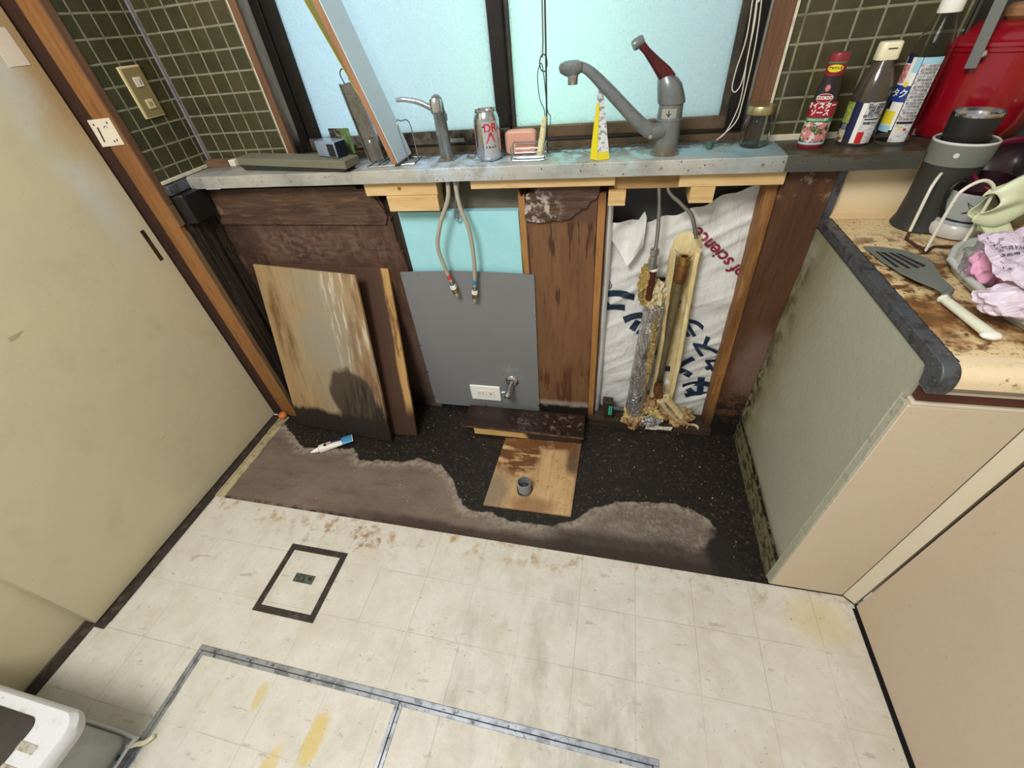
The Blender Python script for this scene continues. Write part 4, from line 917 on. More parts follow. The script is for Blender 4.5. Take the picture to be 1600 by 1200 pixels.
# whetstone case with small case and card
M = Matrix.Translation((.095, .0, HL+.001)) @ Matrix.Rotation(math.radians(-8.5), 4, 'Z')
t = thing('whetstone', (.095, 0, HL), 'long flat olive-grey whetstone on a dark base at the left of the ledge', 'whetstone')
obj('base', hexa(bmn(), [M @ Vector(p) for p in ((-.195, -.022, 0), (.175, -.024, 0), (.175, .024, 0), (-.195, .024, 0))], [M @ Vector(p) for p in ((-.207, -.027, .016), (.192, -.029, .009), (.192, .029, .009), (-.207, .029, .016))]), 'stone_dark', t, bevel=.001)
obj('stone', hexa(bmn(), [M @ Vector(p) for p in ((-.208, -.028, .0162), (.195, -.032, .0095), (.195, .031, .0095), (-.208, .030, .0162))], [M @ Vector(p) for p in ((-.208, -.028, .036), (.195, -.032, .030), (.195, .031, .030), (-.208, .030, .036))]), 'stone_olive', t, bevel=.0015)
M = Matrix.Translation((.222, -.004, HL+.0325)) @ Matrix.Rotation(math.radians(-20), 4, 'Z')
t = thing('blue_case', (.222, -.004, HL+.0325), 'small smoky blue plastic case standing on the whetstone', 'case')
obj('shell', xf(BX((-.044, -.020, 0), (.040, .022, .040)), M), 'case_blue', t, bevel=.004)
obj('front_inset', xf(BX((.008, -.0215, .004), (.036, -.019, .034)), M), 'case_black', t, bevel=.003)
obj('end_panel', xf(BX((.0385, -.018, .002), (.0415, .020, .038)), M), 'case_black', t, bevel=.002)
M = Matrix.Translation((.238, .030, HL+.030)) @ Matrix.Rotation(math.radians(-10), 4, 'Z')
t = thing('picture_card', (.238, .030, HL+.03), 'glossy card half green half dark standing behind the small blue case', 'card')
obj('green_half', xf(BX((.003, 0, 0), (.036, .001, .062)), M), 'card_green', t)
obj('dark_half', xf(BX((-.036, 0, 0), (.003, .001, .062)), M), 'card_dark', t)

# wire stand with grater and cutting board
def wire(pts, r=.0016, sm=False, bm=None): return tube(bm or bmn(), pts, r, 8, sm=sm)
t = thing('wire_stand', (.40, .03, HL+.001), 'chrome wire rack standing on the ledge round the white cutting board', 'wire rack')
z = HL+.003
bm = bmn(); tube(bm, [(.325, -.018, z), (.445, .000, z), (.452, .012, z), (.448, .062, z), (.438, .070, z), (.322, .068, z), (.318, .055, z), (.320, -.008, z), (.325, -.018, z)], .0018, 8, k=4)
obj('base_wire', bm, 'wire', t, smooth=True)
for x in (.345, .362): obj('cross_wire', tube(bmn(), [(x, -.014, z), (x, .068, z)], .0014, 8, sm=False), 'wire', t, smooth=True)
for x, h in ((.350, .06), (.442, .095)):
    obj('upright_loop', tube(bmn(), [(x, .002, z), (x-.012, .004, z+h), (x-.012, .030, z+h+.002), (x-.002, .060, z+h*.9), (x, .064, z)], .0016, 8, k=6), 'wire', t, smooth=True)
# cutting board leans left against the rack
ang = math.radians(-15.5)
Mb = Matrix.Translation((.4025, -.021, HL+.006)) @ Matrix.Rotation(ang, 4, 'Y')
t = thing('cutting_board', (.40, .03, HL+.002), 'tall white cutting board with brown edge leaning left in the wire rack', 'cutting board')
obj('core', xf(BX((-.001, 0, 0), (.0145, .098, .46)), Mb), 'board_brown', t, bevel=.001)
obj('white_face', xf(BX((.0147, .0006, .001), (.0175, .0975, .459)), Mb), 'board_white', t, bevel=.0008)
# yellow-green folder behind it
Ml = Matrix.Translation((.352, .012, HL+.13)) @ Matrix.Rotation(math.radians(-21), 4, 'Y')
o = obj('lime_folder', xf(BX((-.0010, 0, 0), (.0005, .06, .26)), Ml), 'sheet_lime', origin=(.35, .03, HL+.13)); tag(o, 'thin yellow-green sheet standing behind the cutting board', 'sheet')
Mg = Matrix.Translation((.333, .024, HL+.008)) @ Matrix.Rotation(math.radians(-8), 4, 'Y') @ Matrix.Rotation(math.radians(6), 4, 'Z')
t = thing('grater', (.333, .03, HL+.006), 'worn metal grater standing left of the cutting board', 'grater')
obj('blade', xf(BX((-.018, 0, 0), (.022, .003, .185)), Mg), 'grater', t, bevel=.001)
obj('side_rim', xf(join_bm(BX((-.021, -.006, 0), (-.018, .008, .187)), BX((.022, -.006, 0), (.025, .008, .187))), Mg), 'steel_brushed', t, bevel=.001)
obj('hanging_loop', xf(tube(bmn(), [(-.006, .001, .185), (-.008, .001, .205), (.002, .001, .214), (.010, .001, .205), (.010, .001, .187)], .0015, 8, k=5), Mg), 'wire_dark', t, smooth=True)

# left chrome faucet (hoses hang through the ledge)
t = thing('faucet', (.545, .030, HL), 'slim chrome lever faucet left of the drink can with two braided hoses below', 'faucet')
obj('base_ring', lathe(bmn(), [(.027, 0), (.027, .003), (.022, .007)], (.540, .036, HL), seg=28), 'faucet_dull', t, smooth=True)
obj('body', lathe(bmn(), [(.0165, .004), (.0165, .06), (.0175, .062), (.0165, .064), (.0155, .105), (.013, .118), (.0001, .122)], (.536, .044, HL), seg=26), 'faucet_dull', t, smooth=True)
# spout column rising in front, head hooked toward the room
obj('spout', tube(bmn(), [(.548, .028, HL+.004), (.553, .012, HL+.055), (.558, -.006, HL+.115), (.562, -.020, HL+.142), (.565, -.038, HL+.148), (.567, -.052, HL+.140)], .0125, 18), 'faucet_dull', t, smooth=True)
sp = obj('spout_head', lathe(bmn(), [(.0145, 0), (.0150, .012), (.0138, .016), (.0138, .024), (.012, .028), (.0001, .026)], (.566, -.044, HL+.150), (.05, -.35, -1), 24), 'chrome', t, smooth=True)
obj('lever', tube(bmn(), [(.540, .044, HL+.108), (.520, .040, HL+.122), (.488, .036, HL+.138), (.455, .030, HL+.146), (.432, .027, HL+.147)], .006, 12, rf=lambda s: .0085-.0035*s, sx=1.0), 'chrome', t, smooth=True)
obj('lever_cap', lathe(bmn(), [(.0175, 0), (.0185, .012), (.014, .024), (.0001, .028)], (.538, .044, HL+.092), seg=24), 'faucet_dull', t, smooth=True)
def hose(pts, r, tape, tip_, n0):
    h = obj('hose', tube(bmn(), pts, r, 14, k=12), 'hose_grey', t, smooth=True)
    a, b = Vector(pts[-2]), Vector(pts[-1]); d = (b-a).normalized()
    e = b
    obj('tape_band', lathe(bmn(), [(r+.0008, 0), (r+.0008, .014)], e-d*.036, d, 16, cap=False), tape, h, smooth=True)
    obj('ferrule', lathe(bmn(), [(r+.0005, 0), (r+.0015, .002), (r+.0004, .005), (r+.0015, .008), (r+.0004, .011), (r+.0015, .014), (r+.0005, .018)], e-d*.016, d, 16), 'steel_brushed', h, smooth=True)
    obj('white_clip', lathe(bmn(), [(.0105, 0), (.0105, .012)], e+d*.002, d, 6), 'white_plastic', h)
    obj('brass_nut', lathe(bmn(), [(.0085, 0), (.0092, .002), (.0092, .016), (.008, .018)], e+d*.014, d, 6), 'brass', h)
    obj('threaded_end', lathe(bmn(), [(.0065, 0), (.0078, .002), (.0068, .004), (.0078, .006), (.0068, .008), (.0078, .010), (.0055, .012), (.004, .009), (.0001, .009)], e+d*.032, d, 16), 'chrome', h, smooth=True)
hose([(.553, -.022, .925), at(700, 310, 'y', -.032), at(688, 350, 'y', -.038), at(684, 385, 'y', -.038), at(694, 415, 'y', -.034), at(707, 445, 'y', -.030)], .0062, 'tape_red', 0, 0)
hose([(.572, -.020, .925), at(718, 320, 'y', -.030), at(733, 360, 'y', -.034), at(740, 400, 'y', -.032), at(742, 430, 'y', -.028), at(742, 453, 'y', -.026)], .0062, 'tape_blue', 0, 0)
obj('short_loop', tube(bmn(), [(.566, .0, .925), at(712, 325, 'y', .0), at(711, 341, 'y', -.004), at(717, 341, 'y', -.004), at(716, 320, 'y', 0), (.576, .004, .925)], .0028, 10, k=6), 'steel_brushed', t, smooth=True)

# right faucet
fb = Vector((1.110, .014, HL+.0012))
t = thing('faucet', fb, 'large grey chrome faucet with a long spout and dark red lever', 'faucet')
obj('base_ring', lathe(bmn(), [(.034, 0), (.034, .002), (.029, .004)], fb, seg=30), 'faucet_dull', t, smooth=True)
obj('body', lathe(bmn(), [(.0285, .003), (.0280, .070), (.0290, .071), (.0290, .0725), (.0278, .0735), (.0265, .105)], fb, seg=32), 'faucet_dull', t, smooth=True)
bm = lathe(bmn(), [(.0300, .104), (.0305, .108), (.0295, .130), (.0270, .148), (.019, .158), (.0001, .160)], fb, seg=32)
for v in bm.verts:
    h = v.co.z-fb.z-.105
    if h > 0: v.co.z += (v.co.x-fb.x)*-.35*(h/.05); v.co.x -= .012*(h/.05)
obj('cap', bm, 'faucet_dull', t, smooth=True)
obj('sticker', patch(.0272, math.radians(-100), .62, .076, .096, fb), 'sticker_grey', t)
b = text_bm('↓', .016, .0001, bold=.0004); obj('arrow_mark', wrap(b, .0278, math.radians(-100), .086, fb), 'slot_dark', t)
h0 = Vector((1.100, .006, HL+.148)); h1 = at(1001, 68, 'y', -.012)
bm = bmn()
prof = [(0, .0145, .012), (.2, .0150, .011), (.5, .0108, .009), (.8, .0075, .007), (.93, .0080, .008), (1, .0078, .0075)]
dirh = (h1-h0)
sd = Vector((dirh.z, 0, -dirh.x)).normalized(); fr2 = Vector((0, 1, 0))
def sect(c, a, b, k=14): return [c + sd*(a*math.cos(2*PI*i/k)) + fr2*(b*math.sin(2*PI*i/k)) for i in range(k)]
loft(bm, [sect(h0+dirh*s, a, b) for s, a, b in prof])
obj('lever', bm, 'faucet_red', t, smooth=True)
tipc = at(997, 67, 'y', -.012)
obj('lever_tip', lathe(bmn(), [(.0001, -.012), (.009, -.011), (.0105, -.006), (.0105, .006), (.009, .011), (.0001, .012)], tipc, (-.8, -.3, -.35), 18), 'faucet_dull', t, smooth=True)
s0 = Vector((1.098, .0, HL+.052)); A_ = [s0, at(1008, 200, 'y', -.012), at(950, 140, 'y', -.022), at(922, 112, 'y', -.028), at(905, 104, 'y', -.030), at(886, 104, 'y', -.032)]
obj('spout', tube(bmn(), A_, .0135, 18, rf=lambda s: .0175-.0078*min(1, s*1.5)), 'faucet_dull', t, smooth=True)
e = at(893, 106, 'y', -.032)
obj('spout_head', loft(bmn(), [[Vector((e.x + a*math.cos(2*PI*i/20), e.y + b*math.sin(2*PI*i/20), e.z + z)) for i in range(20)] for a, b, z in ((.014, .012, -.014), (.025, .0155, -.008), (.0285, .0165, .001), (.025, .015, .009), (.014, .008, .013))]), 'faucet_dull', t, smooth=True)
obj('aerator', lathe(bmn(), [(.0105, 0), (.0115, .002), (.0115, .012), (.0125, .013), (.0125, .018)], (e.x+.003, e.y, e.z-.030), seg=22), 'chrome', t, smooth=True)
obj('set_screw', lathe(bmn(), [(.0055, 0), (.0055, .008), (.004, .010), (.0001, .010)], at(1019, 213, 'y', -.016), (-.5, -.8, .1), 14), 'chrome', t, smooth=True)
def ftube(pts, m='steel_brushed'): return obj('supply_tube', tube(bmn(), pts, .0052, 12, k=12), m, t, smooth=True)
ftube([(1.100, -.006, .925), at(1030, 320, 'y', -.006), at(1028, 360, 'y', -.004), at(1024, 392, 'y', -.006)])
ftube([(1.118, -.004, .925), at(1045, 298, 'y', -.004), at(1064, 318, 'y', -.002), at(1081, 338, 'y', .0), at(1088, 372, 'y', .004)])
obj('escutcheon', lathe(bmn(), [(.020, 0), (.024, .004), (.010, .008)], (1.109, -.005, .914), seg=20), 'black_plastic', t)
c0 = at(1024, 388, 'y', -.006); c1 = at(1017, 432, 'y', -.006)
obj('coupling', lathe(bmn(), [(.0095, 0), (.0125, .002), (.0125, .018), (.0095, .021), (.0100, .048), (.0130, .050), (.0130, .058), (.010, .062)], c0, c1-c0, 8), 'steel_brushed', t)

# ---- small things on the ledge
cb = (.667, .022, HL+.001)
t = thing('drink_can', cb, 'silver drink can with red lettering on the ledge', 'can')
obj('body', lathe(bmn(), [(.024, 0), (.027, .002), (.0325, .009), (.0325, .092), (.030, .102), (.0265, .110)], cb, seg=40), 'can_metal', t, smooth=True)
obj('rim', lathe(bmn(), [(.0262, .109), (.0275, .112), (.0275, .1145), (.0255, .1145), (.0245, .108), (.0001, .108)], cb, seg=36), 'chrome', t, smooth=True)
obj('printed_panel', patch(.0325, math.radians(-62), .62, .010, .092, cb, n=10), 'can_white', t, smooth=True)
for s, z_, a_, sz, m_ in (('“', .078, -92, .012, 'print_black'), ('D', .077, -74, .026, 'print_red'), ('R', .077, -44, .026, 'print_red')):
    obj('lettering', wrap(text_bm(s, sz, .0001, bold=.0006), .0331, math.radians(a_), z_, cb), m_, t)
def flat(pts, R, a0, z0, base, m_, parent, name='printed_shape', nsub=2):
    b = bmn(); b.faces.new([b.verts.new((x, y, 0)) for x, y in pts]); bmesh.ops.triangulate(b, faces=b.faces)
    bmesh.ops.subdivide_edges(b, edges=b.edges, cuts=nsub); return obj(name, wrap(b, R, a0, z0, base), m_, parent)
flat([(-.013, -.012), (-.010, -.012), (0, .006), (.010, -.012), (.013, -.012), (.003, .012), (-.003, .012)], .0331, math.radians(-62), .056, cb, 'print_red', t)
flat([(-.013, -.0025), (.013, -.0025), (.013, .0025), (-.013, .0025)], .0331, math.radians(-64), .036, cb, 'print_black', t)
obj('red_stripe', patch(.0325, math.radians(-150), .12, .018, .085, cb, n=4), 'print_pink', t)
t = thing('soap_case', (.745, .062, HL+.001), 'pink-tan rounded soap case standing against the window frame', 'soap case')
obj('case', loft(bmn(), [[(x, y, z) for x, z in [(.745+a*.042*1, HL+.030+b*.029) for a, b in [(math.copysign(abs(math.cos(q))**.35, math.cos(q)), math.copysign(abs(math.sin(q))**.35, math.sin(q))) for q in [2*PI*k/36 for k in range(36)]]]] for y in (.052, .078)]), 'soap_pink', t, bevel=.006, seg=3)
# wire rod stand with basket
t = thing('hanging_wire_basket', (.79, .02, HL+.001), 'chrome wire soap basket on a tall wire rod with the bottle brush', 'wire basket')
for dy in (-.012, .014):
    obj('basket_wire', tube(bmn(), [(.733, dy, HL+.034), (.733, dy, HL+.012), (.740, dy, HL+.004), (.812, dy, HL+.004), (.819, dy, HL+.012), (.819, dy, HL+.034)], .0017, 8, k=5), 'wire', t, smooth=True)
for x_ in (.745, .765, .785, .805): pass
obj('rim_wire', tube(bmn(), [(.733, -.012, HL+.034), (.733, .038, HL+.036), (.740, .040, HL+.034), (.812, .040, HL+.034), (.819, .038, HL+.036), (.819, -.012, HL+.034)], .0017, 8, k=3), 'wire', t, smooth=True)
for z_ in (.010, .018, .026): obj('front_wire', tube(bmn(), [(.734, .002+z_, HL+z_-.004), (.818, .002+z_, HL+z_-.004)], .0013, 8, sm=False), 'wire', t, smooth=True)
obj('rod', tube(bmn(), [(.8195, .030, HL+.010), (.823, .030, 1.18), (.828, .030, 1.84)], .0021, 8, sm=False), 'wire_dark', t, smooth=True)
obj('rod', tube(bmn(), [(.8145, .030, 1.160), (.817, .030, 1.19), (.822, .030, 1.84)], .0019, 8, sm=False), 'wire', t, smooth=True)
rc = Vector((.817, .027, 1.150))
obj('ring', tube(bmn(), [rc+Vector((.0085*math.cos(a), 0, .016*math.sin(a))) for a in [2*PI*k/16 for k in range(17)]], .0014, 8, k=2), 'wire_dark', t, smooth=True)
for x_ in (.690+.026, .722): pass
t = thing('bottle_brush', (.806, .018, HL+.006), 'cream bottle brush on a thin wire hanging beside the tall wire rod', 'brush')
b0, b1 = Vector((.802, .016, HL+.008)), Vector((.818, .020, HL+.092))
obj('handle_wire', tube(bmn(), [b0, b1, (.806, .022, HL+.13), (.803, .024, 1.130), (.812, .026, 1.150), (.818, .022, 1.126), (.824, .022, 1.06), (.831, .022, 1.045), (.829, .022, 1.02)], .0011, 6, k=8), 'wire_dark', t, smooth=True)
bm = bmn()
rb = random.Random(3)
dbr = (b1-b0); xx, yy, dd = frame_axes(dbr)
for k in range(420):
    s = rb.random(); a = rb.random()*2*PI; r_ = (.0115-.003*s)*(1.25 if s < .12 else 1)*rb.uniform(.85, 1.1); c = b0+dbr*s; q = c+xx*(r_*math.cos(a))+yy*(r_*math.sin(a))+dd*rb.uniform(-.002, .002)
    w_ = (xx*math.sin(a)-yy*math.cos(a))*.0006; face(bm, [c-w_, c+w_, q+w_*.6, q-w_*.6])
lathe(bm, [(.0001, -.001), (.008, .0), (.0075, dbr.length*.6), (.005, dbr.length), (.0001, dbr.length+.001)], b0, dbr, 14)
obj('bristles', bm, 'bristle', t)
# thin cords beside the meeting stile
for k, (x_, l) in enumerate(((.716, 1.03), (.722, 1.18))):
    o = obj('blind_cord', tube(bmn(), [(x_, .125, l if k else .985), (x_-.002, .125, 1.3), (x_-.001, .125, 1.84)], .0011, 6, sm=False), 'wire_dark', smooth=True)
    tag(o, ('long thin dark cord hanging down to the sill beside the middle window stile', 'shorter thin dark cord beside the middle window stile')[k], 'cord')
# yellow packet: tetra shape
t = thing('yellow_packet', (.955, -.009, HL+.0012), 'narrow yellow and white pouch standing pinched under the spout', 'pouch')
z0 = HL+.0015; pk = [(.933, -.010), (.952, -.030), (.980, -.018), (.962, .006)]; ap = Vector((.950, -.012, z0+.142))
bm = bmn()
vs = [bm.verts.new((x, y, z0)) for x, y in pk]; ms = [bm.verts.new((ap.x+(x-ap.x)*.62, ap.y+(y-ap.y)*.62, z0+.07)) for x, y in pk]; ts = [bm.verts.new((ap.x+(x-ap.x)*(.10 if i % 2 else .22), ap.y+(y-ap.y)*.15, ap.z)) for i, (x, y) in enumerate(pk)]
for r1, r2 in ((vs, ms), (ms, ts)):
    for i in range(4): bm.faces.new((r1[i], r1[(i+1) % 4], r2[(i+1) % 4], r2[i]))
bm.faces.new(vs[::-1]); bm.faces.new(ts)
o = obj('pouch', bm, 'packet_white', t)
def side(i, j, m_, f=1.0, k0=.0, k1=1.0, nm='printed_side'):
    a, b = Vector((*pk[i], z0)), Vector((*pk[j], z0)); n_ = (b-a).cross(Vector((0, 0, 1))).normalized()*.0006
    A3 = [a+(ap-a)*0, b+(ap-b)*0]; 
    def pt(base, s):  # follow the pouch profile
        q = Vector((ap.x+(base.x-ap.x)*(1-.38*s/.493) if s < .493 else ap.x+(base.x-ap.x)*(.62-.42*(s-.493)/.507), 0, z0+.142*s)); q.y = ap.y+(base.y-ap.y)*((1-.38*s/.493) if s < .493 else (.62-.42*(s-.493)/.507)); return q
    ss = [k0+(k1-k0)*q/8 for q in range(9)]; b_ = bmn(); L_ = [b_.verts.new(pt(a, s)+n_*1.5) for s in ss]; R_ = [b_.verts.new(pt(b, s)+n_*1.5) for s in ss]
    for q in range(8): b_.faces.new((L_[q], R_[q], R_[q+1], L_[q+1]))
    return obj(nm, b_, m_, t)
side(0, 1, 'packet_yellow', k1=.82); side(1, 2, 'packet_white', k0=.12, k1=.9); side(1, 2, 'print_yellow', k0=0, k1=.12)
side(0, 1, 'packet_white', k0=.82, k1=.98)
# blind cord with green toggle on the right
t = thing('blind_cord', (1.217, .080, HL+.002), 'looped beige blind cord with a green toggle at the right of the window', 'cord')
tg0, tg1 = at(1107, 229, 'z', HL+.008), at(1119, 219, 'z', HL+.008)
obj('toggle', lathe(bmn(), [(.006, 0), (.0075, .002), (.0075, .020), (.0055, .024)], tg0, tg1-tg0, 16), 'toggle_green', t, smooth=True)
def cpt(x, y, yy=.10): return at(x, y, 'y', yy)
obj('cord', tube(bmn(), [tg1, cpt(1128, 212, .085), cpt(1150, 190, .085), cpt(1160, 160), cpt(1172, 110), cpt(1182, 60), cpt(1190, 0), cpt(1196, -60), Vector((1.262, .10, 1.84))], .0013, 6, k=10), 'cord', t, smooth=True)
obj('cord', tube(bmn(), [cpt(1176, 0), cpt(1166, 60), cpt(1150, 110), cpt(1144, 138), cpt(1150, 143), cpt(1160, 125), cpt(1172, 70), cpt(1184, -10)], .0013, 6, k=10), 'cord', t, smooth=True)
obj('cord', tube(bmn(), [tg1, cpt(1135, 205, .085), cpt(1156, 160), cpt(1168, 90), cpt(1180, 30), cpt(1188, -50)], .0012, 6, k=10), 'cord', t, smooth=True)
# jar
jb = (1.312, .048, HL+.001)
t = thing('glass_jar', jb, 'empty clear glass jar with a gold lid right of the window', 'jar')
obj('glass', lathe(bmn(), [(.024, 0), (.029, .003), (.031, .012), (.031, .045), (.028, .056), (.025, .062), (.025, .070), (.0235, .070), (.0235, .062), (.027, .054), (.0293, .044), (.0293, .013), (.027, .006), (.0001, .005)], jb, seg=36), 'clear_glass', t, smooth=True)
obj('lid', lathe(bmn(), [(.0275, .066), (.0290, .067), (.0290, .080), (.0275, .083), (.0001, .0825)], jb, seg=36), 'gold_lid', t, smooth=True)
# oyster sauce bottle
ob = (1.424, .014, HL+.0025); AO = math.radians(-112)
t = thing('sauce_bottle', ob, 'slim red squeeze bottle of sauce with a food picture on its label', 'bottle')
Ro = lambda z: (.0245 if z < .085 else .0245-(z-.085)*.30) if z < .12 else .0145
def pr(*a): return list(a)
obj('body', lathe(bmn(), [(.0215, 0), (.0240, .003), (.0250, .010), (.0250, .086), (.0225, .104), (.0180, .122), (.0165, .134), (.0001, .135)], ob, seg=32, sy=.8), 'sauce_dark', t, smooth=True)
obj('bottom_band', lathe(bmn(), [(.0222, -.0005), (.0247, .003), (.0253, .008), (.0240, .0082)], ob, seg=32, sy=.8), 'cap_red', t, smooth=True)
def epatch(a0, da, z0, z1, m_, prof, dt=.0006, nm='label_band', sy=.8, base=ob):
    bm = bmn()
    def R_(z):
        for (r0, h0), (r1, h1) in zip(prof, prof[1:]):
            if h0 <= z <= h1: return r0+(r1-r0)*(z-h0)/(h1-h0+1e-9)
        return prof[-1][0]
    grid(bm, lambda u, v: Vector((base[0]+(R_(z0+(z1-z0)*v)+dt)*math.cos(a0-da+2*da*u), base[1]+sy*(R_(z0+(z1-z0)*v)+dt)*math.sin(a0-da+2*da*u), base[2]+z0+(z1-z0)*v)), 16, 6)
    return obj(nm, bm, m_, t, smooth=True)
PO = [(.0250, .0), (.0250, .086), (.0225, .104), (.0180, .122), (.0165, .134)]
epatch(AO, 1.7, .010, .052, 'food_print', PO); epatch(AO, 1.7, .0085, .0125, 'print_sky', PO, .0009)
epatch(AO, 1.6, .0525, .060, 'print_green', PO); epatch(AO, 1.6, .0605, .088, 'sauce_red', PO)
def label_text(s, size, a0, z, R, m_, bold=.0004, base=ob, sy=.8, sx=1, nm='lettering', tilt=0):
    b = text_bm(s, size, .0001, 'CENTER', bold, 0, sx)
    if tilt: xf(b, Matrix.Rotation(tilt, 4, 'Z'))
    for v in b.verts:
        a = a0+v.co.x/R; r = R+v.co.z; v.co = Vector((base[0]+r*math.cos(a), base[1]+sy*r*math.sin(a), base[2]+z+v.co.y))
    return obj(nm, b, m_, t)
label_text('オイスター', .0125, AO, .0815, .0260, 'print_white', .0004); label_text('ソース', .0130, AO, .0690, .0260, 'print_white', .0004)
label_text('うまみのコクと香り', .0052, AO, .0562, .0260, 'print_white', .0001)
def oval(w_, h_, R, a0, z, base, m_, sy=1, dt=.0007):
    b = disc_xy(1, 28, w_, h_); bmesh.ops.triangulate(b, faces=b.faces)
    for v in b.verts:
        a = a0+v.co.x/R; v.co = Vector((base[0]+(R+dt)*math.cos(a), base[1]+sy*(R+dt)*math.sin(a), base[2]+z+v.co.y))
    return obj('label_oval', b, m_, t)
oval(.0165, .0082, .0247, AO, .0955, ob, 'print_white', .8); oval(.0155, .0074, .0247, AO, .0955, ob, 'sauce_red', .8, .0011)
label_text('COOKDO', .0082, AO, .0960, .0262, 'print_white', .0003, sx=.8)
oval(.0045, .0060, .0225, AO, .113, ob, 'print_pink', .8, .0005)
obj('cap', lathe(bmn(), [(.0170, .132), (.0178, .134), (.0178, .166), (.0165, .170), (.0001, .170)], ob, seg=28, sy=.9), 'cap_red', t, smooth=True)
oval(.0145, .0062, .0180, AO, .1455, ob, 'print_yellow', .9, .0007); label_text('プラボトル', .0062, AO, .1455, .0192, 'print_black', .0002, sy=.9, sx=.85)
epatch(AO, 1.2, .1535, .1560, 'print_green', [(.0178, 0), (.0178, 1)], .0006, sy=.9)
# brown bottle with white flip cap
bb = (1.515, .034, HL+.0025); AB = math.radians(-114)
t = thing('seasoning_bottle', bb, 'brown plastic bottle with cream flip cap and printed ingredient label', 'bottle')
PB = [(.0300, 0), (.0330, .006), (.0335, .080), (.0330, .095), (.0290, .118), (.0210, .138), (.0165, .148)]
obj('body', lathe(bmn(), PB+[(.0150, .152), (.0001, .152)], bb, seg=36), 'bottle_brown', t, smooth=True)
ep = lambda a, da, z0, z1, m_, dt=.0006, nm='label_panel': epatch(a, da, z0, z1, m_, PB, dt, nm, 1, bb)
ep(AB, 1.9, .004, .082, 'print_navy', .0004, 'label'); ep(AB+.62, .50, .005, .082, 'packet_print', .0008); ep(AB-.02, .13, .006, .081, 'print_white', .0009)
ep(AB-.95, .34, .042, .081, 'print_lime', .0008); ep(AB-.95, .34, .006, .030, 'food_print', .0008); ep(AB-.85, .2, .031, .041, 'print_grey', .0008)
ep(AB+.30, .18, .006, .028, 'print_red', .0011)
ep(AB+.62, .42, .050, .0525, 'print_navy', .0011)
for i, s in enumerate(('名称 しょうゆ加工品', '原材料名 砂糖 食塩', '内容量 保存方法', '直射日光を避け', '常温で保存してください', '賞味期限 キャップ')):
    label_text(s, .0056, AB+.62, .0775-.0052*i if i < 5 else .044, .0346, 'print_black', .0001, bb, 1, .62)
obj('flip_cap', loft(bmn(), [[(bb[0]+p[0], bb[1]+p[1], bb[2]+z_) for p in rrect(-r_, r_, -r_*.8, r_*.8, r_*.55, 0)] for r_, z_ in ((.0190, .150), (.0200, .152), (.0190, .176), (.0175, .179))]), 'cap_cream', t, smooth=True)
obj('cap_tab', BX((bb[0]-.008, bb[1]-.0168, bb[2]+.168), (bb[0]+.008, bb[1]-.0150, bb[2]+.1695)), 'slot_dark', t)
# tall clear bottle
pb = (1.588, .030, HL+.0025); AP = math.radians(-116)
t = thing('oil_bottle', pb, 'tall clear plastic bottle with white cap and blue printed label left of the red pot', 'bottle')
PP = [(.0290, 0), (.0320, .004), (.0320, .150), (.0330, .160), (.0300, .176), (.0190, .205), (.0165, .212)]
obj('bottle', lathe(bmn(), PP+[(.0165, .222), (.0155, .222), (.0155, .212), (.0175, .204), (.0290, .174), (.0315, .160), (.0308, .150), (.0308, .005), (.0001, .004)], pb, seg=36), 'clear_plastic', t, smooth=True)
obj('cap', lathe(bmn(), [(.0185, .216), (.0190, .218), (.0185, .244), (.0170, .247), (.0001, .247)], pb, seg=28), 'white_plastic', t, smooth=True)
ep2 = lambda a, da, z0, z1, m_, dt=.0008, nm='label_panel': epatch(a, da, z0, z1, m_, PP, dt, nm, 1, pb)
ep2(AP-.75, .55, .028, .152, 'print_white', .0004, 'label'); ep2(AP+.35, .50, .006, .150, 'packet_print', .0006, 'label')
ep2(AP+.35, .50, .142, .152, 'print_sky', .0010); ep2(AP-.35, .17, .128, .152, 'print_sky'); ep2(AP-.80, .46, .024, .036, 'print_sky'); ep2(AP-.80, .42, .038, .062, 'print_yellow')
ep2(AP-.72, .52, .078, .106, 'print_blue'); ep2(AP-1.0, .28, .110, .140, 'print_pink'); ep2(AP-.95, .22, .142, .158, 'print_navy'); ep2(AP-.50, .10, .104, .113, 'print_yellow', .0012); ep2(AP-1.05, .16, .064, .078, 'print_black', .001)
ep2(AP+.35, .44, .040, .0445, 'print_black', .0012); ep2(AP+.15, .07, .030, .036, 'print_yellow', .0012); ep2(AP+.48, .08, .028, .032, 'print_red', .0012)
label_text('タク', .016, AP-.66, .092, .0336, 'print_white', .0004, pb, 1)
for i in range(17):
    label_text(('キャノーラ油 食用なたね', '品名 原材料名 内容量', '保存方法 常温 暗所', 'エネルギー たんぱく質', '脂質 炭水化物 食塩')[i % 5], .0052, AP+.35, .138-.0056*i, .0333, 'print_grey', .0001, pb, 1, .55)
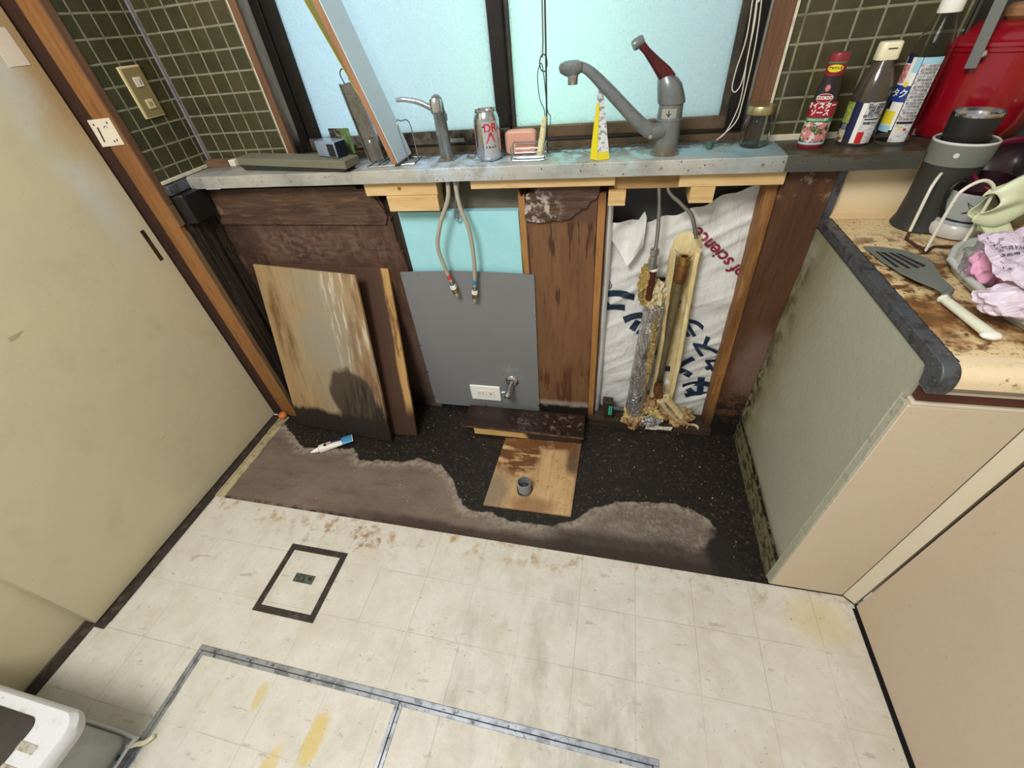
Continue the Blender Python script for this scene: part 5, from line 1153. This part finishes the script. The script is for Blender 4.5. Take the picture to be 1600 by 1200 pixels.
# red pot on the shelf in the corner
rp = (1.748, .105, HL+.001)
t = thing('red_pot', rp, 'large red enamel pot with a lid and grey bail handle in the back corner', 'pot')
obj('body', lathe(bmn(), [(.092, 0), (.096, .004), (.100, .03), (.104, .12), (.106, .150), (.108, .152), (.108, .158)], rp, seg=48), 'pot_red', t, smooth=True)
obj('lid', lathe(bmn(), [(.1085, .158), (.110, .161), (.107, .166), (.100, .168), (.096, .172), (.080, .184), (.050, .194), (.0001, .198)], rp, seg=48), 'pot_red', t, smooth=True)
kn = obj('lid_knob', lathe(bmn(), [(.014, .190), (.016, .194), (.024, .200), (.026, .212), (.018, .219), (.0001, .220)], (rp[0]-.012, rp[1]-.02, rp[2]), seg=26), 'knob_wood', t, smooth=True)
r0 = at(1510, 70, 'y', .03)
aa = math.atan2(-.085, -.075); r0 = Vector((rp[0]+.1125*math.cos(aa), rp[1]+.1125*math.sin(aa), rp[2]+.150))
b0_ = r0+Vector((-.012, -.004, -.022)); top_ = at(1580, -35, 'y', r0.y+.0)
dn = Vector((math.cos(aa), math.sin(aa), 0)); sdv = (top_-b0_).cross(dn).normalized()*.0095
bm = bmn(); hexa(bm, [b0_-sdv, b0_+sdv, b0_+sdv-dn*.0025, b0_-sdv-dn*.0025], [top_-sdv, top_+sdv, top_+sdv-dn*.0025, top_-sdv-dn*.0025])
opp = Vector((rp[0]-.1125*math.cos(aa), rp[1]-.1125*math.sin(aa), rp[2]+.140)); ring_ = [top_, top_.lerp(Vector((rp[0], rp[1], top_.z)), .45)+Vector((0, 0, .050)), Vector((rp[0], rp[1], top_.z))+Vector((0, 0, .062)), Vector((opp.x, opp.y, top_.z+.020)), opp]
for A1, B1 in zip(ring_, ring_[1:]): hexa(bm, [A1-sdv, A1+sdv, A1+sdv-Vector((0, 0, .0025)), A1-sdv-Vector((0, 0, .0025))], [B1-sdv, B1+sdv, B1+sdv-Vector((0, 0, .0025)), B1-sdv-Vector((0, 0, .0025))])
hd = obj('bail_handle', bm, 'strap_grey', t, bevel=.001)
obj('rivet', lathe(bmn(), [(.0075, -.002), (.0075, .001), (.005, .004), (.0001, .0048)], r0+dn*.006+Vector((.0, 0, .0)), dn, 20), 'chrome', hd, smooth=True)
sc_ = at(1590, 190, 'y', .03)
t = thing('steel_flask', (1.842, -.035, .80), 'polished steel cylinder at the right edge behind the maroon bowl', 'flask')
obj('cylinder', lathe(bmn(), [(.036, 0), (.038, .004), (.038, .205), (.035, .210), (.0001, .210)], (1.842, -.035, .801), seg=36), 'steel_brushed', t, smooth=True)
obj('rim', lathe(bmn(), [(.0385, .190), (.0395, .192), (.0395, .205), (.0385, .207)], (1.842, -.035, .801), seg=36), 'black_plastic', t, smooth=True)

# ================================================================ wall sockets and plates
t = thing('wall_socket', (XL, -.018, 1.11), 'tan two-gang wall socket on the green tiles near the corner', 'wall socket')
obj('cover_plate', BX((XL+.0005, -.052, 1.1085), (XL+.0050, .0155, 1.2260)), 'outlet_edge', t, bevel=.002)
obj('face_plate', BX((XL+.0048, -.046, 1.113), (XL+.0066, .0125, 1.2215)), 'outlet_tan', t, bevel=.0008)
for z_ in (1.190, 1.140):
    s = obj('socket', BX((XL+.0064, -.027, z_-.011), (XL+.0086, -.003, z_+.011)), 'strike_cream' if z_ > 1.16 else 'outlet_edge', t, bevel=.001)
    for y_ in ((-.010,) if z_ > 1.16 else (-.012, -.018)): obj('slot', BX((XL+.0084, y_-.001, z_-.006), (XL+.0089, y_+.001, z_+.005)), 'slot_dark', s)
t = thing('strike_plate', (-.355, -.141, 1.06), 'cream metal strike plate screwed to the wooden door post', 'strike plate')
q = [at(*p, 'y', -.1425) for p in ((136, 188), (170, 184), (195, 226), (161, 230))]
obj('plate', prism(bmn(), [Vector((p.x, -.1413, p.z)) for p in q], (0, -.002, 0)), 'strike_cream', t, bevel=.0006)
def onp(u, v):
    a = q[0].lerp(q[1], u); b = q[3].lerp(q[2], u); return a.lerp(b, v)
for (u, v) in ((.18, .18), (.80, .16), (.66, .84), (.80, .80)): obj('screw_hole', lathe(bmn(), [(.0028, 0), (.0001, .0003)], (onp(u, v).x, -.1434, onp(u, v).z), (0, -1, 0), 12), 'slot_dark', t)
c0_, c1_ = onp(.28, .28), onp(.22, .82)
obj('strike_slot', prism(bmn(), [(c0_.x-.0018, -.1434, c0_.z), (c0_.x+.0030, -.1434, c0_.z), (c1_.x+.0030, -.1434, c1_.z), (c1_.x-.0018, -.1434, c1_.z)], (0, -.0004, 0)), 'slot_dark', t)
for (u, v) in ((.6, .3),): obj('latch_mark', tube(bmn(), [(onp(.55, .32).x, -.1435, onp(.55, .32).z), (onp(.64, .26).x, -.1435, onp(.64, .26).z), (onp(.70, .34).x, -.1435, onp(.70, .34).z)], .0007, 6), 'slot_dark', t)

# ================================================================ right-hand cabinets and counter
XC = 1.676
t = thing('base_cabinet', (1.6, -.28, 0), 'cream base cabinet with a greenish bare side facing the empty recess', 'cabinet')
obj('side_panel', BX((W, -.545, -.004), (W+.016, .018, .775)), 'cab_side', t)
obj('carcass', BX((W+.016, -.540, .0), (2.3, .018, .76)), 'cab_trim', t)
obj('toe_shadow', join_bm(BX((W+.004, -D+.001, -.002), (XC+.001, -.535, .0062)), hexa(bmn(), [(XC+.0008, -D+.0010, -.002), (XR+.0008, -.5815, -.002), (XR+.02, -.57, -.002), (XC+.01, -.535, -.002)], [(XC+.0008, -D+.0010, .0062), (XR+.0008, -.5815, .0062), (XR+.02, -.57, .0062), (XC+.01, -.535, .0062)])), 'gap_black', t)
dd_ = obj('door', BX((W+.004, -D, .006), (XC-.0015, -.5455, .705)), 'cab_front', t, bevel=.0015)
obj('door_edge', BX((W-.0002, -D+.0006, .006), (W+.004, -.5452, .708)), 'cab_edge', dd_, bevel=.001)
obj('edge_bead', BX((W-.0012, -.5452, .004), (W+.003, -.5405, .715)), 'cab_edge', t, bevel=.0008)
obj('rail', BX((W+.012, -.560, .7135), (2.3, -.545, .737)), 'brown_rail', t, bevel=.002)
obj('rail_lip', join_bm(BX((W+.008, -.5640, .7055), (2.3, -.5455, .7125)), BX((W+.012, -.568, .7375), (2.3, -.5455, .7435))), 'cab_trim', t, bevel=.0015)
obj('top_rail', prism(bmn(), [(W+.010, -.566, .744), (W+.010, -.556, .753), (W+.010, -.552, .770), (W+.010, -.540, .770), (W+.010, -.540, .744)], (.8, 0, 0)), 'cab_trim', t)
obj('corner_filler', hexa(bmn(), [(XC+.0005, -D+.0005, .006), (XR+.0005, -.582, .006), (XR+.02, -.57, .006), (XC+.01, -.548, .006)], [(XC+.0005, -D+.0005, .72), (XR+.0005, -.582, .72), (XR+.02, -.57, .72), (XC+.01, -.548, .72)]), 'cab_trim', t)
t = thing('base_cabinet', (2.0, -1.4, 0), 'pale pink-cream cabinet run along the right side towards the camera', 'cabinet')
obj('door', BX((XR, -2.2, .010), (XR+.018, -.5885, .705)), 'cab_pink', t, bevel=.0015)
obj('carcass', BX((XR+.019, -2.2, 0), (2.3, -.575, .76)), 'cab_trim', t)
obj('plinth_shadow', BX((XR+.0008, -2.2, -.0005), (XR+.021, -.5825, .0105)), 'gap_black', t)
obj('plinth_seal', BX((XR-.006, -2.2, .0), (XR+.001, -.592, .0012)), 'gap_black', t)
obj('top_rail', BX((XR+.006, -2.2, .715), (XR+.02, -.5885, .765)), 'cab_trim', t)
# worktop (L-shaped)
def wt_prof():
    P = [(.020, .800)] ; P += [(-.566-.022*math.sin(a)*1.0, .778+.022*math.cos(a)) for a in [PI/2*k/6 for k in range(7)]] + [(-.588, .768), (-.583, .7655), (.020, .7655)]
    return P
t = thing('worktop', (1.9, -.3, .77), 'crumb-strewn beige worktop with rounded edge on the cream cabinets', 'worktop')
bm = prism(bmn(), [(W+.022, y, z) for y, z in wt_prof()], (.80, 0, 0)); obj('slab', bm, 'counter', t, smooth=True)
obj('front_roll', prism(bmn(), [(W+.022, y, z) for y, z in [(-.548, .8006)]+[(-.566-.0226*math.sin(a), .778+.0226*math.cos(a)) for a in [PI/2*k/6 for k in range(7)]]+[(-.5886, .768), (-.5880, .768), (-.548, .7995)]], (.80, 0, 0)), 'counter_edge', t, smooth=True)
bm = BX((XR-.016, -2.2, .7655), (2.3, -.57, .8)); obj('side_slab', bm, 'counter', t, bevel=.010, seg=4)
obj('backsplash', prism(bmn(), [(W+.020, .014, .922), (W+.020, .014, .825), (W+.020, .006, .8085), (W+.020, -.012, .8005), (W+.020, .030, .8005), (W+.020, .030, .922)], (.80, 0, 0)), 'backsplash', t, smooth=True)
# metal end trim of the worktop
bm = prism(bmn(), [(W-.0015, y, z) for y, z in [(.012, .803), (-.562, .8032)]+[(-.566-.0245*math.sin(a), .778+.0250*math.cos(a)) for a in [PI/2*k/6 for k in range(1, 7)]]+[(-.5905, .764), (-.585, .752), (-.558, .752), (-.552, .774), (-.545, .782), (.012, .782)]], (.0240, 0, 0))
o = obj('end_trim', bm, 'lead_metal', bevel=.0015, origin=(W, -.28, .76)); tag(o, 'grey metal end trim along the left edge of the beige worktop', 'metal trim')
o = obj('end_trim', BX((W-.0015, -.004, .803), (W+.0215, .0155, .921)), 'lead_metal', bevel=.0015, origin=(W, .0, .80)); tag(o, 'upright grey metal trim at the left end of the backsplash', 'metal trim')
bm = bmn(); grid(bm, lambda u, v: Vector((W+.0215+.0045*v+.002*noise.noise(Vector((u*60, v, 0))), -.565+.555*u, .8033-.0028*v+.0012*noise.noise(Vector((u*90, v*3, 4))))), 160, 4)
o = obj('sealant_line', bm, 'grime_seal', smooth=True); tag(o, 'line of dirty sealant between metal trim and worktop', 'sealant')

# ---- tall grey vessel with black tumbler
vb = (1.682, -.050, .8008)
t = thing('utensil_vessel', vb, 'tall dark grey tapering vessel with a lighter grey collar behind the wire rack', 'vessel')
obj('body', lathe(bmn(), [(.052, 0), (.054, .003), (.049, .02), (.047, .06), (.0480, .11), (.0505, .136), (.0001, .136)], vb, seg=44), 'cup_char', t, smooth=True)
obj('collar', lathe(bmn(), [(.052, .134), (.0525, .137), (.0525, .174), (.0512, .1755), (.0485, .174), (.0475, .137)], vb, seg=44, cap=False), 'cup_grey', t, smooth=True)
obj('rim', lathe(bmn(), [(.0527, .1725), (.0530, .1745), (.0510, .1765), (.0485, .1745)], vb, seg=44, cap=False), 'mug_white', t, smooth=True)
ad = math.radians(-122)
obj('white_dot', lathe(bmn(), [(.0048, 0), (.0040, .001), (.0001, .0012)], (vb[0]+.0525*math.cos(ad), vb[1]+.0525*math.sin(ad), vb[2]+.155), (math.cos(ad), math.sin(ad), 0), 16), 'mug_white', t)
tm = (vb[0]-.003, vb[1]+.002, vb[2]+.1365)
t = thing('tumbler', tm, 'matt black tumbler with a steel lip standing inside the grey vessel', 'tumbler')
obj('body', lathe(bmn(), [(.032, 0), (.034, .004), (.040, .080), (.0385, .080), (.030, .010), (.0001, .008)], tm, seg=40), 'tumbler', t, smooth=True)
obj('steel_lip', lathe(bmn(), [(.0396, .079), (.0402, .084), (.0385, .086), (.0375, .070), (.030, .012), (.0001, .010)], tm, seg=40), 'chrome', t, smooth=True)

# ---- wire rack with cups and bowl
def ct(x, y, z=.80): return at(x, y, 'z', z)
t = thing('cup_rack', (1.70, -.14, .80), 'white coated wire rack with rusty feet holding the cups', 'wire rack')
def hoop(p, q, h, lean_=(0, 0, 0), r=.0030):
    p, q = Vector(p), Vector(q); L_ = Vector(lean_); m_ = (p+q)/2; P_ = [p, p.lerp(p+L_+Vector((0, 0, h)), .75)]
    d = q-p
    P_ += [p+d*.10+L_*.95+Vector((0, 0, h*.95)), m_+L_+Vector((0, 0, h*1.06)), q-d*.10+L_*.95+Vector((0, 0, h*.95)), q.lerp(q+L_+Vector((0, 0, h)), .75), q]
    return tube(bmn(), P_, r, 10, k=8)
fA, fB = ct(1416, 373, .803), ct(1434, 350, .803); gA, gB = ct(1444, 395, .803), ct(1497, 392, .803)
h1_ = at(1478, 256, 'y', fA.y+.03)
obj('back_hoop', hoop(fA, ct(1437, 352, .803), .112, (.0, .012, 0)), 'rack_white', t, smooth=True)
obj('front_hoop', hoop(gA, gB, .128, (.0, .005, 0)), 'rack_white', t, smooth=True)
for p in (fA, gA, gB): obj('rusty_foot', tube(bmn(), [p+Vector((0, 0, -.001)), p+Vector((.0002, .0015, .016))], .0033, 10, sm=False), 'rack_rust', t, smooth=True)
obj('rusty_base', tube(bmn(), [fA, fA.lerp(gA, .5)+Vector((0, 0, .001)), gA+Vector((.012, .012, 0))], .0028, 8, sm=False), 'rack_rust', t, smooth=True)
obj('rusty_base', tube(bmn(), [gA, gA+Vector((.03, .03, 0)), gB+Vector((0, .02, 0)), gB], .0028, 8, sm=False), 'rack_rust', t, smooth=True)
cc = ct(1487, 377, .803); mc = Vector((1.735, -.120, .803))
mc = Vector((cc.x+.022, cc.y+.045, .803))
t = thing('white_cup', mc, 'upturned white cup lowest in the wire rack', 'cup')
obj('cup', lathe(bmn(), [(.034, 0), (.046, .002), (.050, .010), (.050, .022), (.045, .029), (.0001, .030)], mc, seg=40), 'mug_white', t, smooth=True)
obj('foot_ring', lathe(bmn(), [(.0435, .027), (.046, .029), (.046, .033), (.043, .0345), (.040, .033), (.0001, .032)], mc, seg=36), 'mug_grey', t, smooth=True)
g = Vector((mc.x+.004, mc.y+.002, mc.z+.0345))
t = thing('grey_mug', g, 'pale grey mug painted with a thin-lined bird, standing on the white cup', 'mug')
obj('body', lathe(bmn(), [(.030, 0), (.043, .003), (.0475, .016), (.0490, .048), (.051, .052), (.051, .056), (.0485, .056), (.046, .049), (.044, .016), (.0001, .010)], g, seg=44), 'mug_grey', t, smooth=True)
label_R = .0482; AG = math.radians(-110)
bird = [[(-.016, .010), (-.010, .006), (-.004, .004), (.002, .006), (.006, .002), (.002, -.004), (-.006, -.006), (-.016, -.010), (-.008, -.003), (-.012, .004), (-.016, .010)], [(.006, .002), (.012, .006), (.014, .001), (.010, -.004), (.016, -.006)], [(-.002, .001), (.003, .001)]]
for ln_ in bird:
    pts = []
    for x, y in ln_:
        a = AG+x*1.15/label_R; pts.append(Vector((g.x+label_R*math.cos(a), g.y+label_R*math.sin(a), g.z+.030+y*1.1)))
    obj('bird_line', tube(bmn(), pts, .0007, 6, k=4), 'slot_dark', t)
g2 = Vector((g.x+.003, g.y+.002, g.z+.012))
t = thing('black_cup', g2, 'black cup with a loop handle nested in the grey mug', 'cup')
obj('cup', lathe(bmn(), [(.022, 0), (.036, .004), (.0415, .030), (.0445, .066), (.042, .066), (.038, .03), (.0001, .01)], g2, seg=36), 'bowl_black', t, smooth=True)
ah = math.radians(196)
hv = Vector((math.cos(ah), math.sin(ah), 0))
obj('handle', tube(bmn(), [g2+hv*.042+Vector((0, 0, .060)), g2+hv*.060+Vector((0, 0, .062)), g2+hv*.070+Vector((0, 0, .044)), g2+hv*.064+Vector((0, 0, .018)), g2+hv*.054+Vector((0, 0, .0)), g2+hv*.050+Vector((0, 0, -.004))], .0035, 10, k=8), 'black_plastic', t, smooth=True)
# maroon bowl
bc = at(1592, 262, 'y', -.085)+Vector((.012, -.012, 0))
ax_ = Vector((-.14, -.36, .92)).normalized(); bw = bc-ax_*.052
t = thing('maroon_bowl', bw, 'large black bowl with a glossy maroon rim standing tilted in the cup rack', 'bowl')
obj('bowl', lathe(bmn(), [(.026, 0), (.050, .003), (.074, .020), (.084, .042), (.0860, .052), (.0830, .052), (.081, .042), (.071, .022), (.048, .007), (.0001, .005)], bw, ax_, 48, cap=False), 'bowl_black', t, smooth=True)
obj('rim_band', lathe(bmn(), [(.0855, .036), (.0885, .044), (.0900, .056), (.0880, .0590), (.0835, .0570), (.0825, .050)], bw, ax_, 48, cap=False), 'bowl_maroon', t, smooth=True)
# rubber glove cuff
gc = Vector((1.79, -.205, .868))
t = thing('rubber_glove', gc, 'crumpled pale green rubber glove hanging at the right edge of the worktop', 'glove')
bm = bmn()
gx = at(1535, 325, 'y', -.19); gy = at(1600, 300, 'y', -.17)
def glv(u, v):
    p = gx.lerp(gx+Vector((.13, .03, .03)), u); a = 2*PI*v
    r_ = (.030+.010*math.sin(u*5))*(1+.22*math.sin(3*a+u*6)+.12*math.sin(7*a))
    return p+Vector((.2*r_*math.cos(a), .75*r_*math.cos(a), 1.05*r_*math.sin(a)))+Vector((.012*math.sin(3*a), 0, 0))*(1-u)
grid(bm, glv, 24, 48); bmesh.ops.remove_doubles(bm, verts=bm.verts, dist=1e-5)
o = solidify(obj('cuff', bm, 'glove', t, smooth=True), .0016, 0)
tail = gx+Vector((.004, .0, -.020))
obj('fold', loft(bmn(), [[gx+Vector((.015+.012*k+a*.020*math.cos(q), -.006*k+.012*math.sin(q), -.016-.014*k+.006*math.cos(q*2))) for q in [2*PI*i/16 for i in range(16)]] for k, a in ((0, 1), (1, 1.3), (2, 1.25), (3, .8))]), 'glove', t, smooth=True)
# green leaf-like piece
o = obj('green_scourer', blob(bmn(), at(1592, 372, 'z', .835), (.035, .02, .010), .2, 3, 3, 7), 'leaf_green', smooth=True); tag(o, 'small green scourer half hidden below the pale green glove', 'scourer')
# translucent tray
t = thing('plastic_tray', (1.70, -.36, .80), 'translucent white plastic tray under the packet of pink sponges', 'tray')
def traypt(lst, z): return [at(x, y, 'z', z) for x, y in lst]
outer = [(1476, 420), (1486, 400), (1510, 390), (1560, 386), (1680, 400), (1720, 560), (1640, 545), (1600, 524), (1560, 500), (1525, 470), (1495, 442)]
def ring_(lst, z, s=1, k=5):
    P_ = [at(x, y, 'z', .80) for x, y in lst]; c_ = sum(P_, Vector())/len(P_); P_ = [c_+(p-c_)*s for p in P_]; P_ = P_+[P_[0]]; q_ = spline(P_, k)[:-1]; return [Vector((p.x, p.y, z)) for p in q_]
obj('tray', loft(bmn(), [ring_(outer, .8010, .88), ring_(outer, .816, .97), ring_(outer, .820, 1.0), ring_(outer, .816, 1.02), ring_(outer, .8215, 1.0), ring_(outer, .8215, .96), ring_(outer, .805, .87)]), 'tray_plastic', t, smooth=True)
obj('rolled_rim', tube(bmn(), ring_(outer, .819)+[ring_(outer, .819)[0]], .0058, 12, sm=False), 'tray_plastic', t, smooth=True)
# pink sponges in a wrapper
t = thing('sponge_packet', (1.70, -.34, .81), 'pink sponges in a clear and printed plastic wrapper on the tray', 'packet')
s0 = at(1542, 425, 'y', -.335)
obj('sponge', blob(bmn(), at(1545, 415, 'z', .845), (.026, .024, .030), .22, 2.2, 4, 3), 'sponge_pink', t, smooth=True)
obj('sponge', blob(bmn(), at(1590, 430, 'z', .835), (.030, .045, .024), .22, 2.2, 4, 5), 'sponge_pink', t, smooth=True)
fm = [at(1528, 366, 'z', .888), at(1640, 350, 'z', .905), at(1650, 470, 'z', .880), at(1556, 432, 'z', .870)]
A0, B0, C0, D0 = fm
def film(u, v):
    p = A0.lerp(B0, u).lerp(D0.lerp(C0, u), v); p += Vector((0, 0, 1))*(.008*noise.noise(Vector((u*5, v*5, 2)))+.003*noise.noise(Vector((u*16, v*14, 9)))); return p
obj('printed_film', grid(bmn(), film, 24, 24), 'wrap_film', t, smooth=True)
E0 = [at(1545, 440, 'z', .862), at(1660, 470, 'z', .870), at(1650, 540, 'z', .826), at(1534, 470, 'z', .828)]
obj('lower_film', blob(bmn(), at(1592, 470, 'z', .845), (.050, .034, .024), .16, 3, 4, 15), 'wrap_film', t, smooth=True)
obj('clear_film', blob(bmn(), at(1536, 405, 'z', .850), (.022, .026, .036), .3, 3, 4, 19), 'wrap_clear', t, smooth=True)
def film_text(s, u, v, size, m_='ink_navy', rot=-.30):
    b = text_bm(s, size, .0001, 'LEFT', .0001); X_ = (B0-A0).normalized(); Y_ = -(D0-A0).normalized(); o_ = film(u, v); n_ = X_.cross(Y_).normalized()
    if n_.z < 0: n_ = -n_
    for w_ in b.verts: w_.co = o_ + X_*w_.co.x + Y_*w_.co.y + n_*.0022
    obj('printed_text', b, m_, t)
for i in range(9): film_text(('使用上の注意', 'ご使用後は水でよく', 'すすいで乾かして', 'ください 火気に', '近づけない', '家庭用スポンジ', 'ソフト', '100', 'キッチン')[i], .10+.015*i, .12+.088*i, .0085 if i else .010)
bm = bmn(); grid(bm, lambda u, v: film(.62+.3*u, .70+.12*v)+Vector((0, 0, .0020)), 8, 4); obj('pink_band', bm, 'sponge_pink', t, smooth=True)
# spatula
t = thing('spatula', (1.56, -.33, .801), 'grey slotted turner with a cream handle lying at the worktop edge', 'spatula')
bl = [(1349, 383), (1372, 384), (1410, 390), (1440, 401), (1456, 412), (1464, 428), (1472, 441), (1486, 456), (1474, 466), (1455, 455), (1430, 443), (1405, 428), (1378, 408)]
pts = [at(x, y, 'z', .8065) for x, y in bl]
def zsp(p): s = (p-pts[0]).length; return .8026+.010*min(1, s/.2)**1.5+(.006 if s < .02 else 0)*0
slots = [[(1378, 390), (1384, 391), (1424, 418), (1419, 419)], [(1390, 391), (1396, 392), (1438, 417), (1433, 419)], [(1402, 393), (1408, 394), (1447, 414), (1443, 417)], [(1370, 389), (1374, 390), (1406, 416), (1401, 416)]]
bm = prism(bmn(), [Vector((p.x, p.y, zsp(p))) for p in pts], (0, 0, .0022)); obj('blade', bm, 'spatula_grey', t, bevel=.0007)
for s in slots:
    P_ = [at(x, y, 'z', .8115) for x, y in s]; obj('slot', prism(bmn(), [Vector((p.x, p.y, zsp(p)+.0026)) for p in P_], (0, 0, .0010)), 'slot_dark', t)
hA, hB = at(1477, 462, 'z', .816), at(1556, 522, 'z', .816)
hb = tube(bmn(), [hA, hA.lerp(hB, .15), hA.lerp(hB, .5), hA.lerp(hB, .85), hB], .0095, 16, rf=lambda s: .0098 if s < .06 else (.0072 if s < .12 else .0076+.002*s if s < .97 else .006), sx=1.0)
for v in hb.verts: v.co.z = .8105+(v.co.z-.816)*.8
obj('handle', hb, 'handle_cream', t, smooth=True)
obj('handle_end', blob(bmn(), at(1549, 524, 'z', .811), (.014, .010, .006), .05, 2, 3), 'white_plastic', t, smooth=True)
obj('neck', tube(bmn(), [pts[7].lerp(pts[8], .5)+Vector((0, 0, .007)), hA], .006, 10, sm=False), 'spatula_grey', t, smooth=True)

for o in WORLDPARTS:
    if '_w' in o: del o['_w']
